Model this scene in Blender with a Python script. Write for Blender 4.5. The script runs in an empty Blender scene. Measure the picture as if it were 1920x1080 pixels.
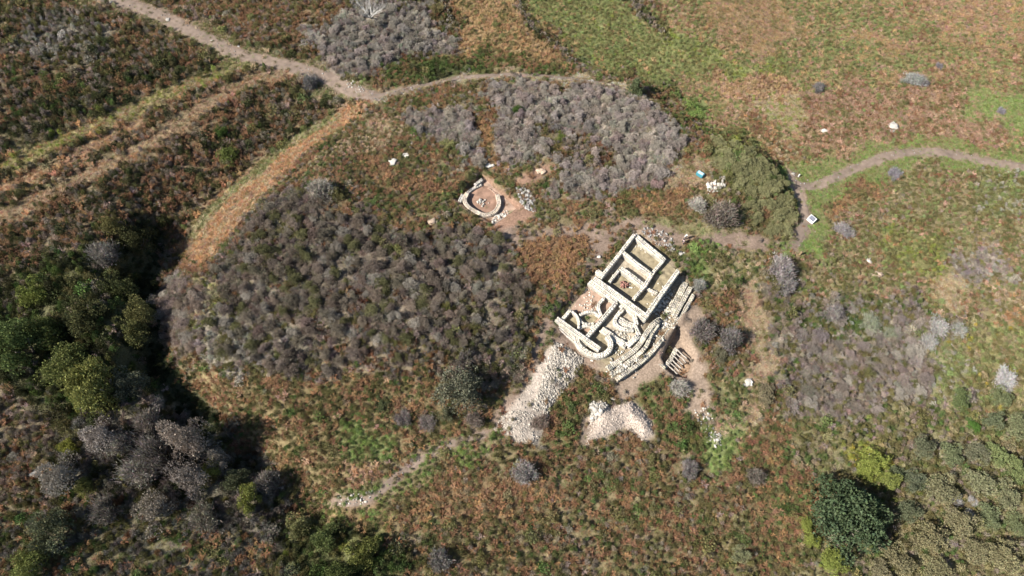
import bpy, bmesh, math, random
import numpy as np
from mathutils import Vector, Matrix
R = math.radians
rng = np.random.default_rng(7)
random.seed(7)
S = bpy.context.scene
COL = S.collection

# ------------------------------------------------------------------ camera, sky, sun
PITCH, HFOV, CAMZ = 64.0, 72.0, 100.0
SUN_AZ, SUN_EL = 20.0, 42.0            # direction the shadows run (deg from +X), sun height
cam_d = bpy.data.cameras.new('camera'); cam = bpy.data.objects.new('camera', cam_d); COL.objects.link(cam)
cam.location = (0, 0, CAMZ); cam.rotation_euler = (R(90 - PITCH), 0, 0)
cam_d.sensor_width = 36; cam_d.lens = 18 / math.tan(R(HFOV / 2)); cam_d.clip_start = 0.5; cam_d.clip_end = 3000
S.camera = cam
W = bpy.data.worlds.new('World'); S.world = W; W.use_nodes = True
wn = W.node_tree.nodes; wl = W.node_tree.links
sky = wn.new('ShaderNodeTexSky'); sky.sky_type = 'NISHITA'; sky.sun_disc = False
sky.sun_elevation = R(SUN_EL)
lx, ly = -math.cos(R(SUN_AZ)), -math.sin(R(SUN_AZ))      # towards the sun
sky.sun_rotation = math.atan2(lx, ly)
sky.air_density = 1.0; sky.dust_density = 0.6
bg = wn['Background']; bg.inputs['Strength'].default_value = 0.060
wl.new(sky.outputs[0], bg.inputs['Color'])
sd = bpy.data.lights.new('sun', 'SUN'); sun = bpy.data.objects.new('sun', sd); COL.objects.link(sun)
sd.energy = 4.2; sd.angle = R(0.5); sd.color = (1.0, 0.955, 0.88)
sdir = Vector((math.cos(R(SUN_AZ)) * math.cos(R(SUN_EL)), math.sin(R(SUN_AZ)) * math.cos(R(SUN_EL)), -math.sin(R(SUN_EL))))
sun.rotation_euler = sdir.to_track_quat('-Z', 'Y').to_euler(); sun.location = (-60, 0, 80)
S.view_settings.view_transform = 'Standard'; S.view_settings.look = 'None'
S.view_settings.gamma = 1; S.view_settings.use_curve_mapping = False
S.view_settings.exposure = 1.55
S.cycles.max_bounces = 4; S.cycles.diffuse_bounces = 2; S.cycles.transmission_bounces = 2
S.cycles.transparent_max_bounces = 4

# ------------------------------------------------------------------ picture point -> place
F = 960 / math.tan(R(HFOV / 2)); SP, CP = math.sin(R(PITCH)), math.cos(R(PITCH))
def at(px, py, z=0.0):
    px = np.asarray(px, float); py = np.asarray(py, float)
    X = (px - 960) / F; Y = -(py - 540) / F
    dx = X; dy = Y * SP + CP; dz = Y * CP - SP
    t = (z - CAMZ) / dz
    return dx * t, dy * t
def pix(x, y, z):
    dz = z - CAMZ
    depth = y * CP - dz * SP; up = y * SP + dz * CP
    return 960 + F * x / depth, 540 - F * up / depth
def mpp(px, py):                       # metres per picture pixel round there
    x0, y0 = gp(px - 3, py); x1, y1 = gp(px + 3, py)[:2], None
    return math.hypot(x1[0] - x0, x1[1] - y0) / 6
def lat(ix, iy, seed):
    n = (ix.astype(np.int64) * 374761393 + iy.astype(np.int64) * 668265263 + seed * 974634777) & 0xffffffff
    n = ((n ^ (n >> 13)) * 1274126177) & 0xffffffff
    return ((n ^ (n >> 16)) & 0xffff) / 65535.0
def noise(x, y, s, seed):
    x = np.asarray(x, float) / s; y = np.asarray(y, float) / s
    ix = np.floor(x); iy = np.floor(y); fx = x - ix; fy = y - iy
    fx = fx * fx * (3 - 2 * fx); fy = fy * fy * (3 - 2 * fy)
    a = lat(ix, iy, seed); b = lat(ix + 1, iy, seed); c = lat(ix, iy + 1, seed); d = lat(ix + 1, iy + 1, seed)
    return (a * (1 - fx) + b * fx) * (1 - fy) + (c * (1 - fx) + d * fx) * fy
def fbm(x, y, s, seed): return (noise(x, y, s, seed) * 4 + noise(x, y, s / 2.1, seed + 1) * 2 + noise(x, y, s / 4.3, seed + 2)) / 7

# ------------------------------------------------------------------ terrain heights
ZR = 2.0
CT = [  # picture x, y, height of the ground seen there
 (1920,0,2),(1600,0,1.5),(1200,0,1.5),(1000,60,1.2),(1300,100,.6),(1600,150,.2),(1920,200,0),(1720,285,0),(1560,345,0),(1500,300,0.1),(1400,225,.2),
 (690,192,3.8),(780,165,3.2),(900,150,3.4),(1000,148,3.6),(1150,172,4.2),(1240,212,5.2),(1305,255,5.4),(1395,288,4.6),(1440,325,3.6),(1464,372,1.9),(1468,425,1.2),
 (780,135,1.8),(900,120,1.5),(1050,125,1),(1160,152,.8),(1262,198,.3),(1338,236,.2),(1432,278,.0),(1478,322,.0),(1505,375,.2),(1508,430,.5),
 (600,275,5.0),(500,362,5.2),(425,445,4.8),(385,500,4.2),
 (610,215,1.6),(520,282,.6),(430,352,-.2),(350,432,-1.6),
 (336,520,2.0),(312,590,1.4),(338,665,1.2),(400,722,1.2),(500,800,1.0),(600,872,.8),
 (300,470,-3.4),(278,560,-4.4),(292,680,-4.4),(372,775,-4.0),(475,868,-3.4),(575,938,-2.2),(650,945,0),
 (262,420,.8),(238,480,1.6),(225,560,2.0),(232,650,2.0),(290,750,1.2),(380,850,.8),(480,930,.4),(200,300,2),(100,400,2.4),(170,520,2.2),(60,600,2),(170,640,2.2),(150,700,1.2),(0,800,2),(200,880,1),(300,1000,.3),(450,980,-.2),(600,1060,-.5),(0,1080,1),(100,1060,1),
 (0,0,4),(0,200,3.2),(150,100,3.2),(300,30,2.6),(450,100,2.6),(560,120,2.8),(660,165,3.0),(400,220,2.2),(560,190,2.2),(700,60,2.4),(850,60,1.8),
 (650,420,5.0),(550,520,5.0),(700,560,5.2),(850,520,4.4),(950,560,3.8),(800,660,4.2),(600,650,4.2),(450,620,3.4),(450,560,4),(700,760,2.6),(880,760,2.0),(560,740,2.4),
 (750,300,4.2),(850,260,4.2),(950,220,4.2),(1100,240,4.4),(1200,280,4.4),(1000,330,3.8),(900,375,3.4),(820,400,4.0),(1100,370,3.6),(1250,360,3.8),(1330,350,4.2),(1395,350,3.6),(1400,410,2.8),
 (1000,440,3.2),(1100,430,3),(1200,415,2.9),(1300,440,2.5),(1400,455,2.0),(1480,465,1.2),
 (1040,500,3.1),(1080,530,2.9),(1030,600,2.8),(1010,660,2.4),(970,740,1.9),(930,800,1.3),
 (1320,500,1.8),(1340,580,1.3),(1330,680,.9),(1400,620,.8),(1420,540,1.2),(1480,540,.6),(1500,640,0),(1300,780,.5),(1400,800,0),
 (1060,700,1.7),(1100,760,1.2),(1180,790,.9),(1200,720,1.2),(1040,800,1.0),(1000,850,.8),
 (760,890,.6),(850,830,1.1),(700,1000,0),(900,950,.3),(1100,900,.3),(1300,950,-.3),(1000,1060,-.4),(1500,900,-.8),(1700,1000,-1.2),(1900,1000,-1),(1700,800,-1),(1900,750,-.8),
 (1600,700,-.4),(1800,550,-.4),(1600,500,.1),(1700,400,.1),(1920,400,.2),(1560,400,.1),
 (1130,560,ZR),(1180,500,ZR),(1200,620,ZR-.2),(1260,540,ZR-.2),(1250,640,ZR-.7)]
ct = np.array(CT, float); cx, cy = at(ct[:, 0], ct[:, 1], ct[:, 2]); cz = ct[:, 2]
ext = [(-170, 10, 2), (-170, 90, 3), (-170, 160, 4), (0, 170, 2), (170, 160, 1), (170, 80, 0), (170, 10, -1), (0, -40, -1), (100, -40, -1), (-100, -40, 0)]
cx = np.r_[cx, [e[0] for e in ext]]; cy = np.r_[cy, [e[1] for e in ext]]; cz = np.r_[cz, [e[2] for e in ext]]
def tpsk(d2): return 0.5 * d2 * np.log(d2 + 1e-9)
n = len(cx); A = np.zeros((n + 3, n + 3))
A[:n, :n] = tpsk((cx[:, None] - cx) ** 2 + (cy[:, None] - cy) ** 2) + np.eye(n) * 0.15
A[:n, n] = 1; A[:n, n + 1] = cx; A[:n, n + 2] = cy; A[n:, :n] = A[:n, n:].T
wts = np.linalg.solve(A, np.r_[cz, 0, 0, 0])
GX = np.arange(-128, 128.01, 0.32); GY = np.arange(-4, 132.01, 0.32)
CX = np.arange(-132, 134, 1.0); CY = np.arange(-8, 138, 1.0)
mx, my = np.meshgrid(CX, CY)
hc = np.zeros(mx.shape)
for i in range(n): hc += wts[i] * tpsk((mx - cx[i]) ** 2 + (my - cy[i]) ** 2)
hc += wts[n] + wts[n + 1] * mx + wts[n + 2] * my
hc = np.clip(hc, -2.6, 6.2)
def bil(grid, x0, y0, st, x, y):
    u = np.clip((np.asarray(x, float) - x0) / st, 0, grid.shape[1] - 1.001); v = np.clip((np.asarray(y, float) - y0) / st, 0, grid.shape[0] - 1.001)
    i = u.astype(int); j = v.astype(int); a = u - i; b = v - j
    return (grid[j, i] * (1 - a) + grid[j, i + 1] * a) * (1 - b) + (grid[j + 1, i] * (1 - a) + grid[j + 1, i + 1] * a) * b
gx, gy = np.meshgrid(GX, GY)
HG = bil(hc, CX[0], CY[0], 1.0, gx, gy)
HG += (fbm(gx, gy, 6, 3) - .5) * 0.7 + (fbm(gx, gy, 1.6, 9) - .5) * 0.22
def inpoly(x, y, P):
    c = np.zeros(np.shape(x), bool); k = len(P); j = k - 1
    for i in range(k):
        xi, yi = P[i]; xj, yj = P[j]
        if yi != yj:
            c ^= ((yi > y) != (yj > y)) & (x < (xj - xi) * (y - yi) / (yj - yi) + xi)
        j = i
    return c
def segdist(x, y, P):
    d = np.full(np.shape(x), 1e9)
    for (x0, y0), (x1, y1) in zip(P[:-1], P[1:]):
        l2 = (x1 - x0) ** 2 + (y1 - y0) ** 2 + 1e-9
        t = np.clip(((x - x0) * (x1 - x0) + (y - y0) * (y1 - y0)) / l2, 0, 1)
        d = np.minimum(d, np.hypot(x - x0 - t * (x1 - x0), y - y0 - t * (y1 - y0)))
    return d
def polyd(x, y, P):                    # signed: negative inside
    d = segdist(x, y, list(P) + [P[0]]); return np.where(inpoly(x, y, P), -d, d)
def wp(pts, z): return [tuple(float(v) for v in at(a, b, z)) for a, b in pts]
def carve(pts, z, edge, rough=0.0):
    global HG
    P = wp(pts, z); s = polyd(gx, gy, P) + (fbm(gx, gy, 1.5, 31) - .5) * rough
    k = np.clip(0.5 - s / edge, 0, 1); k = k * k * (3 - 2 * k)
    HG = HG * (1 - k) + (z + (fbm(gx, gy, 1.1, 44) - .5) * .12) * k
RUIN = [(1186,432),(1250,478),(1305,545),(1285,600),(1240,650),(1150,712),(1120,690),(1038,606),(1045,586),(1120,500)]
carve(RUIN, ZR, 0.8, .5)
carve([(1266,500),(1300,545),(1270,600),(1222,655),(1200,660),(1215,600)], ZR - .45, 0.7, .2)
carve([(848,372),(903,328),(972,392),(926,424)], 2.6, 0.7, .2)
PIT = [(1238,676),(1266,620),(1276,628),(1298,672),(1288,712),(1264,708),(1248,696)]
carve(PIT, -0.45, 0.55, .1)
H = lambda x, y: bil(HG, GX[0], GY[0], 0.32, x, y)
def gp(px, py, dz=0.0):
    z = np.zeros(np.shape(px)) + 1.5
    for _ in range(14):
        x, y = at(px, py, z + dz); z = z * .35 + H(x, y) * .65
    if np.ndim(x) == 0: return float(x), float(y)
    return x, y
def gpz(px, py):
    x, y = gp(px, py); return Vector((x, y, float(H(x, y))))
def gpoly(pts):
    a = np.array(pts, float); x, y = gp(a[:, 0], a[:, 1]); return list(zip(x.tolist(), y.tolist()))

carve([(1232,194),(1290,224),(1315,238),(1345,230),(1395,249),(1430,268),(1454,294),(1475,330),(1489,372),(1493,418),(1515,418),(1508,370),(1494,325),(1472,283),(1440,252),(1350,212),(1250,176)], .1, 1.0, .6)
# heaps raise the ground
HEAP1 = [(1036,640),(1062,650),(1094,672),(1088,692),(1062,726),(1034,762),(1022,800),(1006,836),(962,828),(922,806),(950,768),(992,718),(1014,672)]
HEAP2 = [(1108,758),(1130,748),(1146,764),(1182,750),(1222,788),(1224,814),(1204,829),(1172,800),(1130,822),(1098,836)]
for P, hh in ((HEAP1, .8), (HEAP2, 1.4)):
    s = polyd(gx, gy, gpoly(P)); k = np.clip(-s / 3.0, 0, 1); HG = HG + hh * (k * (2 - k)) * (0.75 + .5 * fbm(gx, gy, 3, 77))

# ------------------------------------------------------------------ what grows where
def lin(r, g, b): return tuple(((c / 255) / 12.92 if c / 255 < .04045 else ((c / 255 + .055) / 1.055) ** 2.4) for c in (r, g, b))
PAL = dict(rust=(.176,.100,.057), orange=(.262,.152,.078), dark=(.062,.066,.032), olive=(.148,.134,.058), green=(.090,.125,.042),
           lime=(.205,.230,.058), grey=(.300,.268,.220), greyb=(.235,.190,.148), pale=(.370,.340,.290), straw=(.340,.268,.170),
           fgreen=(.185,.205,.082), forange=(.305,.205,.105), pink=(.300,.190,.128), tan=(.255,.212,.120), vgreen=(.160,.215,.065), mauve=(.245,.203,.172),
           dgrey=(.175,.155,.128), yel=(.30,.26,.06), ditch_shade=(.028,.042,.020), slope=(.345,.192,.100))
PN = list(PAL); PA = np.array([PAL[k] for k in PN])
NP = len(PN)
shp = gx.shape
wx = gx + (fbm(gx, gy, 4.5, 101) - .5) * 8.0; wy = gy + (fbm(gx, gy, 4.5, 202) - .5) * 8.0
wx2 = gx + (fbm(gx, gy, 1.2, 103) - .5) * 1.2; wy2 = gy + (fbm(gx, gy, 1.2, 204) - .5) * 1.2
MIX = np.zeros(shp + (NP,), np.float32); DEN = np.ones(shp, np.float32); HT = np.full(shp, .5, np.float32); TW = np.zeros(shp, np.float32)
SOIL = np.zeros(shp, np.float32); GCOL = np.zeros(shp + (3,), np.float32); GCOL[:] = (.095, .072, .048)
def setm(m, mix=None, den=None, h=None, tw=None):
    if mix is not None:
        v = np.zeros(NP, np.float32)
        for k, a in mix.items(): v[PN.index(k)] = a
        MIX[m] = v / v.sum()
    if den is not None: DEN[m] = den
    if h is not None: HT[m] = h
    if tw is not None: TW[m] = tw
def mask(pts, sharp=False):
    P = gpoly(pts); return inpoly(wx2, wy2, P) if sharp else inpoly(wx, wy, P)
def line(pts, w, sharp=True):
    P = gpoly(pts); return segdist(wx2 if sharp else wx, wy2 if sharp else wy, P) < w / 2
def region(pts, mix, den=1.0, h=.5, tw=0.0, sharp=False): setm(mask(pts, sharp), mix, den, h, tw)
setm(np.ones(shp, bool), dict(rust=.35, olive=.3, green=.15, greyb=.2))
# left heath
region([(-300,-300),(700,-300),(690,180),(600,240),(330,440),(280,640),(-300,760)], dict(rust=.3, dark=.24, olive=.26, greyb=.24, green=.08), 1, .8)
region([(30,60),(120,20),(210,40),(200,100),(120,130),(40,110)], dict(grey=.4, greyb=.2, dark=.2, olive=.2), 1, .8, .4)
region([(90,190),(260,110),(300,150),(200,240),(120,260)], dict(greyb=.5, rust=.3, dark=.2), 1, .7, .3)
region([(310,0),(560,-40),(640,0),(600,90),(480,80),(380,40)], dict(rust=.5, olive=.3, greyb=.2), 1, .6)
region([(0,230),(220,130),(330,110),(440,90),(200,260),(0,320)], dict(rust=.22, dark=.45, olive=.22, greyb=.24, green=.1), 1, 1.05)
region([(0,420),(240,300),(520,140),(600,170),(460,290),(380,400),(150,520),(0,600)], dict(rust=.36, dark=.3, olive=.22, greyb=.24), 1, .95)
setm(line([(-60,345),(0,318),(120,262),(230,215),(330,170),(430,128),(480,112)], 3.2), dict(olive=.25, lime=.3, straw=.3, slope=.2), .95, .18, 0)
setm(line([(-60,440),(0,408),(160,332),(260,282),(360,215),(470,150),(540,140)], 3.0), dict(straw=.4, pink=.35, slope=.15, olive=.15), .95, .18, 0)
setm(line([(-40,370),(60,335),(170,280),(260,232)], 2.2), dict(slope=.5, straw=.3, pink=.3), .95, .2, 0)
# top
region([(560,70),(620,20),(690,0),(800,20),(870,80),(800,125),(660,150),(600,120)], dict(grey=.55, mauve=.25, greyb=.2), 1, .9, .9)
region([(600,-60),(820,-60),(840,20),(760,30),(660,20)], dict(grey=.4, olive=.3, greyb=.3), 1, .9, .6)
region([(820,-200),(975,-200),(985,0),(1075,115),(1080,135),(930,125),(870,85),(840,0)], dict(forange=.55, olive=.3, orange=.3), 1, .32)
region([(880,90),(1080,120),(1080,140),(900,140),(740,160),(700,130)], dict(olive=.4, rust=.3, green=.3), 1, .45)
region([(790,125),(900,118),(890,140),(770,158)], dict(green=.6, dark=.3, olive=.2), 1, .7)
region([(985,-200),(1190,-200),(1190,0),(1245,60),(1345,140),(1290,170),(1100,135),(1060,90),(985,0)], dict(fgreen=.6, olive=.4, forange=.12, lime=.1), 1, .27)
region([(1190,-200),(2300,-200),(2300,330),(1920,318),(1720,280),(1500,345),(1330,232),(1270,170),(1345,140),(1245,60)], dict(pink=.28, fgreen=.35, forange=.2, rust=.17, olive=.2), 1, .27)
region([(1200,20),(1290,60),(1380,120),(1480,130),(1460,165),(1350,150),(1260,90)], dict(fgreen=.6, lime=.3, olive=.3), 1, .27)
region([(1420,-60),(1640,-60),(1700,60),(1680,140),(1540,150),(1380,110)], dict(fgreen=.5, forange=.3, olive=.3, pink=.2), 1, .27)
region([(1300,0),(1420,-10),(1520,60),(1460,100),(1360,70)], dict(forange=.4, pink=.4, olive=.4), 1, .22)
region([(1740,-40),(1960,-40),(1960,90),(1860,90),(1760,60)], dict(forange=.5, pink=.5, fgreen=.25), 1, .27)
region([(1600,50),(1720,75),(1700,95),(1620,75)], dict(forange=.6, pink=.4), 1, .22)
region([(1330,140),(1440,150),(1500,180),(1440,200),(1340,170)], dict(forange=.5, rust=.4, pink=.3), 1, .3)
region([(1420,180),(1520,190),(1530,240),(1460,230)], dict(straw=.5, lime=.3, pink=.2), 1, .22)
region([(1510,165),(1860,165),(1880,275),(1600,290),(1520,290)], dict(pink=.5, rust=.25, olive=.25, fgreen=.1), 1, .27)
region([(1800,180),(1930,170),(1930,230),(1820,230)], dict(vgreen=.4, fgreen=.4, pink=.2), 1, .2)
region([(1360,230),(1420,215),(1530,300),(1500,330),(1460,290)], dict(rust=.35, olive=.4, straw=.2, orange=.2), 1, .3)
region([(1250,165),(1330,200),(1340,240),(1285,220)], dict(green=.5, vgreen=.4, olive=.3), 1, .35)
# right of the path
region([(1490,470),(1520,370),(1720,300),(2300,330),(2300,640),(1920,640),(1640,600),(1500,640),(1440,560)], dict(olive=.42, tan=.2, rust=.18, pink=.15, fgreen=.2, greyb=.1), 1, .32)
region([(1520,370),(1640,320),(1660,370),(1560,400)], dict(rust=.4, orange=.25, olive=.3), 1, .35)
region([(1650,440),(1760,420),(1760,520),(1690,530)], dict(lime=.25, olive=.5, fgreen=.3, orange=.12), 1, .3)
region([(1810,340),(1920,330),(1910,400),(1830,400)], dict(olive=.5, fgreen=.4, grey=.2), 1, .45)
region([(1790,470),(1870,440),(1890,520),(1820,560),(1780,540)], dict(mauve=.6, grey=.3, olive=.2), 1, .5, .8)
region([(1720,520),(1780,510),(1800,560),(1740,570)], dict(straw=.6, tan=.3, orange=.2), 1, .25)
region([(1870,560),(1960,540),(1960,640),(1880,650)], dict(orange=.4, straw=.4, olive=.3), 1, .3)
region([(1420,560),(1520,540),(1700,560),(1860,600),(1860,780),(1700,820),(1480,820),(1430,700)], dict(olive=.32, greyb=.32, mauve=.3, green=.15), 1, .6, .55)
region([(1450,650),(1500,600),(1560,575),(1640,580),(1740,575),(1800,640),(1760,720),(1680,770),(1570,800),(1500,780),(1460,720)], dict(mauve=.4, grey=.15, greyb=.3, olive=.3), 1, .55, .6)
region([(1500,620),(1560,560),(1640,560),(1650,600),(1560,640)], dict(olive=.4, grey=.3, green=.2), 1, .5, .4)
region([(1720,640),(1790,620),(1840,680),(1800,780),(1740,760)], dict(fgreen=.5, olive=.3, tan=.2, grey=.2), 1, .4)
region([(1800,600),(2300,600),(2300,800),(1830,780)], dict(olive=.4, tan=.3, fgreen=.3, orange=.1, yel=.08), 1, .45)
region([(1440,770),(1560,790),(1700,760),(1840,780),(2300,780),(2300,1400),(1400,1400),(1380,1000),(1420,860)], dict(olive=.45, green=.2, tan=.28, greyb=.2, lime=.06), 1, .6)
region([(1380,830),(1470,780),(1520,900),(1500,1080),(1380,1080)], dict(rust=.35, olive=.4, orange=.15, green=.15), 1, .5)
region([(1600,860),(1660,850),(1690,920),(1620,910)], dict(lime=.6, yel=.3, olive=.3), 1, .5)
# mound
region([(600,260),(700,190),(900,160),(1000,150),(1300,250),(1440,300),(1480,430),(1200,420),(1000,450),(860,440),(650,380),(560,330)], dict(rust=.36, olive=.34, green=.16, greyb=.14), 1, .4)
region([(640,250),(740,210),(760,250),(680,300),(600,310)], dict(straw=.25, pink=.2, olive=.4, rust=.2), 1, .3)
region([(790,350),(880,370),(890,410),(820,400)], dict(vgreen=.5, olive=.4, green=.2), 1, .35)
region([(660,290),(740,310),(850,340),(800,380),(700,350)], dict(rust=.6, olive=.3, orange=.2), 1, .4)
region([(700,190),(640,198),(480,305),(400,370),(345,440),(335,475),(390,500),(440,430),(560,300),(660,225)], dict(slope=.6, straw=.25, pink=.2, olive=.1), .85, .22, sharp=True)
setm(line([(620,222),(520,288),(430,365),(360,440)], 2.6), dict(olive=.5, straw=.3, fgreen=.3), .85, .22, 0)
region([(740,215),(800,190),(860,195),(920,240),(912,315),(868,300),(815,265),(760,245)], dict(grey=.65, mauve=.2, greyb=.2), 1, .8, 1)
region([(915,165),(1000,150),(1130,165),(1220,200),(1300,262),(1262,282),(1250,325),(1165,360),(1130,395),(1020,375),(1060,310),(990,300),(935,320),(935,240)], dict(grey=.5, mauve=.35, greyb=.2), 1, .8, 1)
region([(895,220),(940,190),(940,330),(905,330)], dict(orange=.4, rust=.3, olive=.3), 1, .4)
region([(1010,245),(1180,270),(1150,310),(1050,300)], dict(greyb=.4, olive=.5, rust=.3), 1, .6, .3)
region([(1250,290),(1340,300),(1330,360),(1240,345)], dict(straw=.4, pink=.35, olive=.3), .9, .25)
region([(1170,360),(1300,340),(1310,400),(1180,400)], dict(rust=.5, olive=.3, orange=.2), 1, .35)
region([(1320,240),(1400,262),(1450,310),(1482,380),(1485,436),(1430,440),(1390,390),(1350,320)], dict(olive=.6, fgreen=.3, lime=.12, green=.2), 1, .6)
region([(1400,380),(1480,390),(1480,440),(1410,430)], dict(rust=.35, olive=.5, tan=.2), 1, .5)
region([(400,500),(490,390),(560,345),(640,395),(800,435),(900,440),(960,490),(1012,570),(1012,620),(985,690),(940,740),(830,720),(700,705),(520,705),(380,680),(340,600)], dict(greyb=.5, mauve=.15, olive=.15, dgrey=.3, rust=.12), 1, .85, .8)
region([(370,580),(520,560),(580,640),(560,700),(430,705),(360,660)], dict(grey=.4, pale=.15, olive=.3, greyb=.2), 1, .7, .7)
region([(560,640),(800,640),(960,690),(900,740),(700,720)], dict(olive=.35, greyb=.5, dgrey=.15, rust=.2), 1, .6, .45)
region([(800,560),(1000,560),(1010,640),(960,720),(860,690)], dict(olive=.3, dark=.15, greyb=.5, dgrey=.2), 1, .9, .5)
region([(285,560),(325,505),(368,540),(392,640),(340,665),(292,630)], dict(greyb=.55, mauve=.35, pink=.12), 1, .9, .9, True)
region([(370,510),(400,500),(400,590),(375,600)], dict(olive=.5, lime=.2, straw=.3), 1, .4)
region([(965,465),(1020,440),(1112,432),(1110,470),(1045,540),(1000,548)], dict(orange=.45, rust=.55, olive=.12), 1, .45, sharp=True)
# south of the mound
region([(350,690),(560,700),(800,705),(940,745),(900,800),(840,825),(740,850),(640,920),(560,900),(440,810)], dict(rust=.3, olive=.46, straw=.05, orange=.1, green=.12, pink=.05), 1, .5)
region([(650,760),(760,790),(730,850),(660,830)], dict(vgreen=.4, olive=.4, green=.2), 1, .3)
region([(640,850),(700,850),(700,900),(640,905)], dict(pink=.5, orange=.4), .9, .3)
region([(730,950),(960,835),(1240,850),(1400,900),(1400,1400),(700,1400)], dict(rust=.3, olive=.4, green=.14, tan=.12, greyb=.14, orange=.06), 1, .6)
region([(720,960),(820,880),(1000,900),(1000,960),(800,1000)], dict(rust=.5, tan=.15, olive=.35, orange=.15), 1, .5)
region([(590,940),(720,960),(760,1080),(560,1400),(500,1080)], dict(orange=.3, rust=.3, olive=.4), 1, .45)
region([(560,970),(720,1010),(780,1100),(540,1100)], dict(green=.4, dark=.3, olive=.3, lime=.1), 1, .9)
# dark scrub woodland on the left
region([(60,500),(280,450),(275,640),(340,740),(150,780),(-300,760),(-300,600)], dict(dark=.45, green=.25, olive=.2, greyb=.1), 1, 1.2)
region([(-300,720),(150,770),(345,735),(430,810),(570,930),(540,1080),(300,1400),(-300,1400)], dict(dgrey=.55, dark=.25, olive=.22, greyb=.2), 1, .9, .55)
region([(-40,960),(220,930),(520,1000),(520,1100),(-40,1100)], dict(dgrey=.3, olive=.3, rust=.2, green=.2), 1, .6, .3)
region([(-40,700),(110,760),(100,960),(-40,960)], dict(olive=.3, greyb=.4, rust=.2, tan=.1), 1, .7, .3)
setm(line([(282,440),(276,560),(300,690),(400,800)], 3.2), dict(ditch_shade=.6, dark=.4), .8, .5, 0)  # ditch plants coloured near black to deepen the shadow lying there
# between and beside the heaps and the ruin
region([(1062,726),(1094,690),(1150,735),(1146,752),(1104,762),(1090,840),(1010,838),(1030,775)], dict(rust=.35, olive=.35, green=.25), 1, .65, sharp=True)
region([(1190,722),(1225,700),(1262,712),(1300,790),(1350,850),(1240,840),(1226,790),(1184,748)], dict(green=.35, olive=.3, rust=.3), 1, .6, sharp=True)
region([(1290,460),(1350,452),(1375,500),(1320,535),(1290,505)], dict(vgreen=.45, green=.3, olive=.3), 1, .42, sharp=True)
region([(1350,470),(1440,480),(1450,560),(1330,560)], dict(olive=.4, straw=.3, green=.25), .9, .35)
region([(1330,555),(1390,540),(1395,600),(1340,600)], dict(rust=.5, olive=.4, dark=.1), 1, .6)
region([(1385,545),(1435,560),(1440,690),(1410,790),(1350,850),(1330,790),(1395,690)], dict(straw=.45, pink=.5, olive=.2), .75, .22)
region([(1340,700),(1400,690),(1400,760),(1340,820),(1330,760)], dict(green=.35, olive=.4, tan=.3), .9, .35)
region([(1335,820),(1380,810),(1370,870),(1340,860)], dict(vgreen=.6, fgreen=.4), .9, .3)
region([(1200,425),(1290,415),(1400,430),(1390,450),(1280,445),(1215,450)], dict(olive=.4, tan=.4, fgreen=.2), .5, .25)
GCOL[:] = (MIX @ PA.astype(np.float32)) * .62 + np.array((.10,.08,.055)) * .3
for p_ in ([(968,-20),(976,12),(988,38),(1000,54),(1030,75),(1055,95),(1084,122)], [(1172,-20),(1186,6),(1205,28),(1228,48),(1248,64)], [(828,-20),(842,30),(855,60)]):
    setm(line(p_, 2.0), dict(dark=.3, greyb=.3, olive=.3, rust=.2), 1, .55, .15)
# bare soil
def soil(m, col, den=0.0):
    SOIL[m] = 1; GCOL[m] = col; DEN[m] = np.minimum(DEN[m], den)
EARTH, PALE_EARTH, RED = (.160,.117,.090), (.215,.172,.120), (.190,.118,.083)
soil(mask([(1110,440),(1190,405),(1300,440),(1250,470),(1190,440),(1130,500),(1050,595),(1030,620),(1005,690),(990,670),(1030,580),(1090,520)], True), EARTH, .16)
soil(mask([(846,372),(903,326),(985,385),(1010,400),(960,430),(945,450),(925,426)], True), RED, .02)
soil(mask([(960,340),(1010,310),(1035,300),(1030,325),(985,350)], True), RED, .1)
soil(mask([(930,430),(1010,430),(1120,415),(1130,440),(1010,448),(960,470),(940,460)], True), EARTH, .25)
soil(mask(RUIN, True), PALE_EARTH, .03)
soil(mask([(1040,608),(1060,620),(1130,690),(1120,700),(1060,655),(1030,640)], True), EARTH, .1)
soil(mask([(1270,600),(1300,560),(1325,590),(1300,640),(1330,690),(1335,790),(1280,770),(1300,740),(1240,700),(1160,760),(1150,720),(1225,655)], True), (.200,.150,.112), .04)
soil(mask(HEAP1, True), (.27,.228,.19), .06); soil(mask(HEAP2, True), (.36,.295,.242), .0)
soil(mask([(1000,655),(1018,660),(960,765),(925,800),(915,790),(985,700)], True), EARTH, .12)
soil(mask([(1360,430),(1490,455),(1485,475),(1380,470),(1300,450)], True), EARTH, .15)
soil(mask([(1120,790),(1100,840),(1086,830),(1092,780)], True), (.15,.115,.09), .2)
setm(line([(1182,434),(1150,470),(1116,510),(1080,548),(1040,594)], 1.5), dict(green=.4, olive=.4, rust=.2, dark=.2), .95, .5, 0)
setm(line([(1226,640),(1210,668),(1190,686)], 1.0), dict(olive=.5, rust=.3, green=.2), .8, .35, 0)
setm(line([(1266,560),(1252,590),(1240,602)], .8), dict(olive=.5, rust=.3, green=.2), .5, .3, 0)
DEN[line([(1340,484),(1325,508),(1306,540)], .7)] = 0
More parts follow.
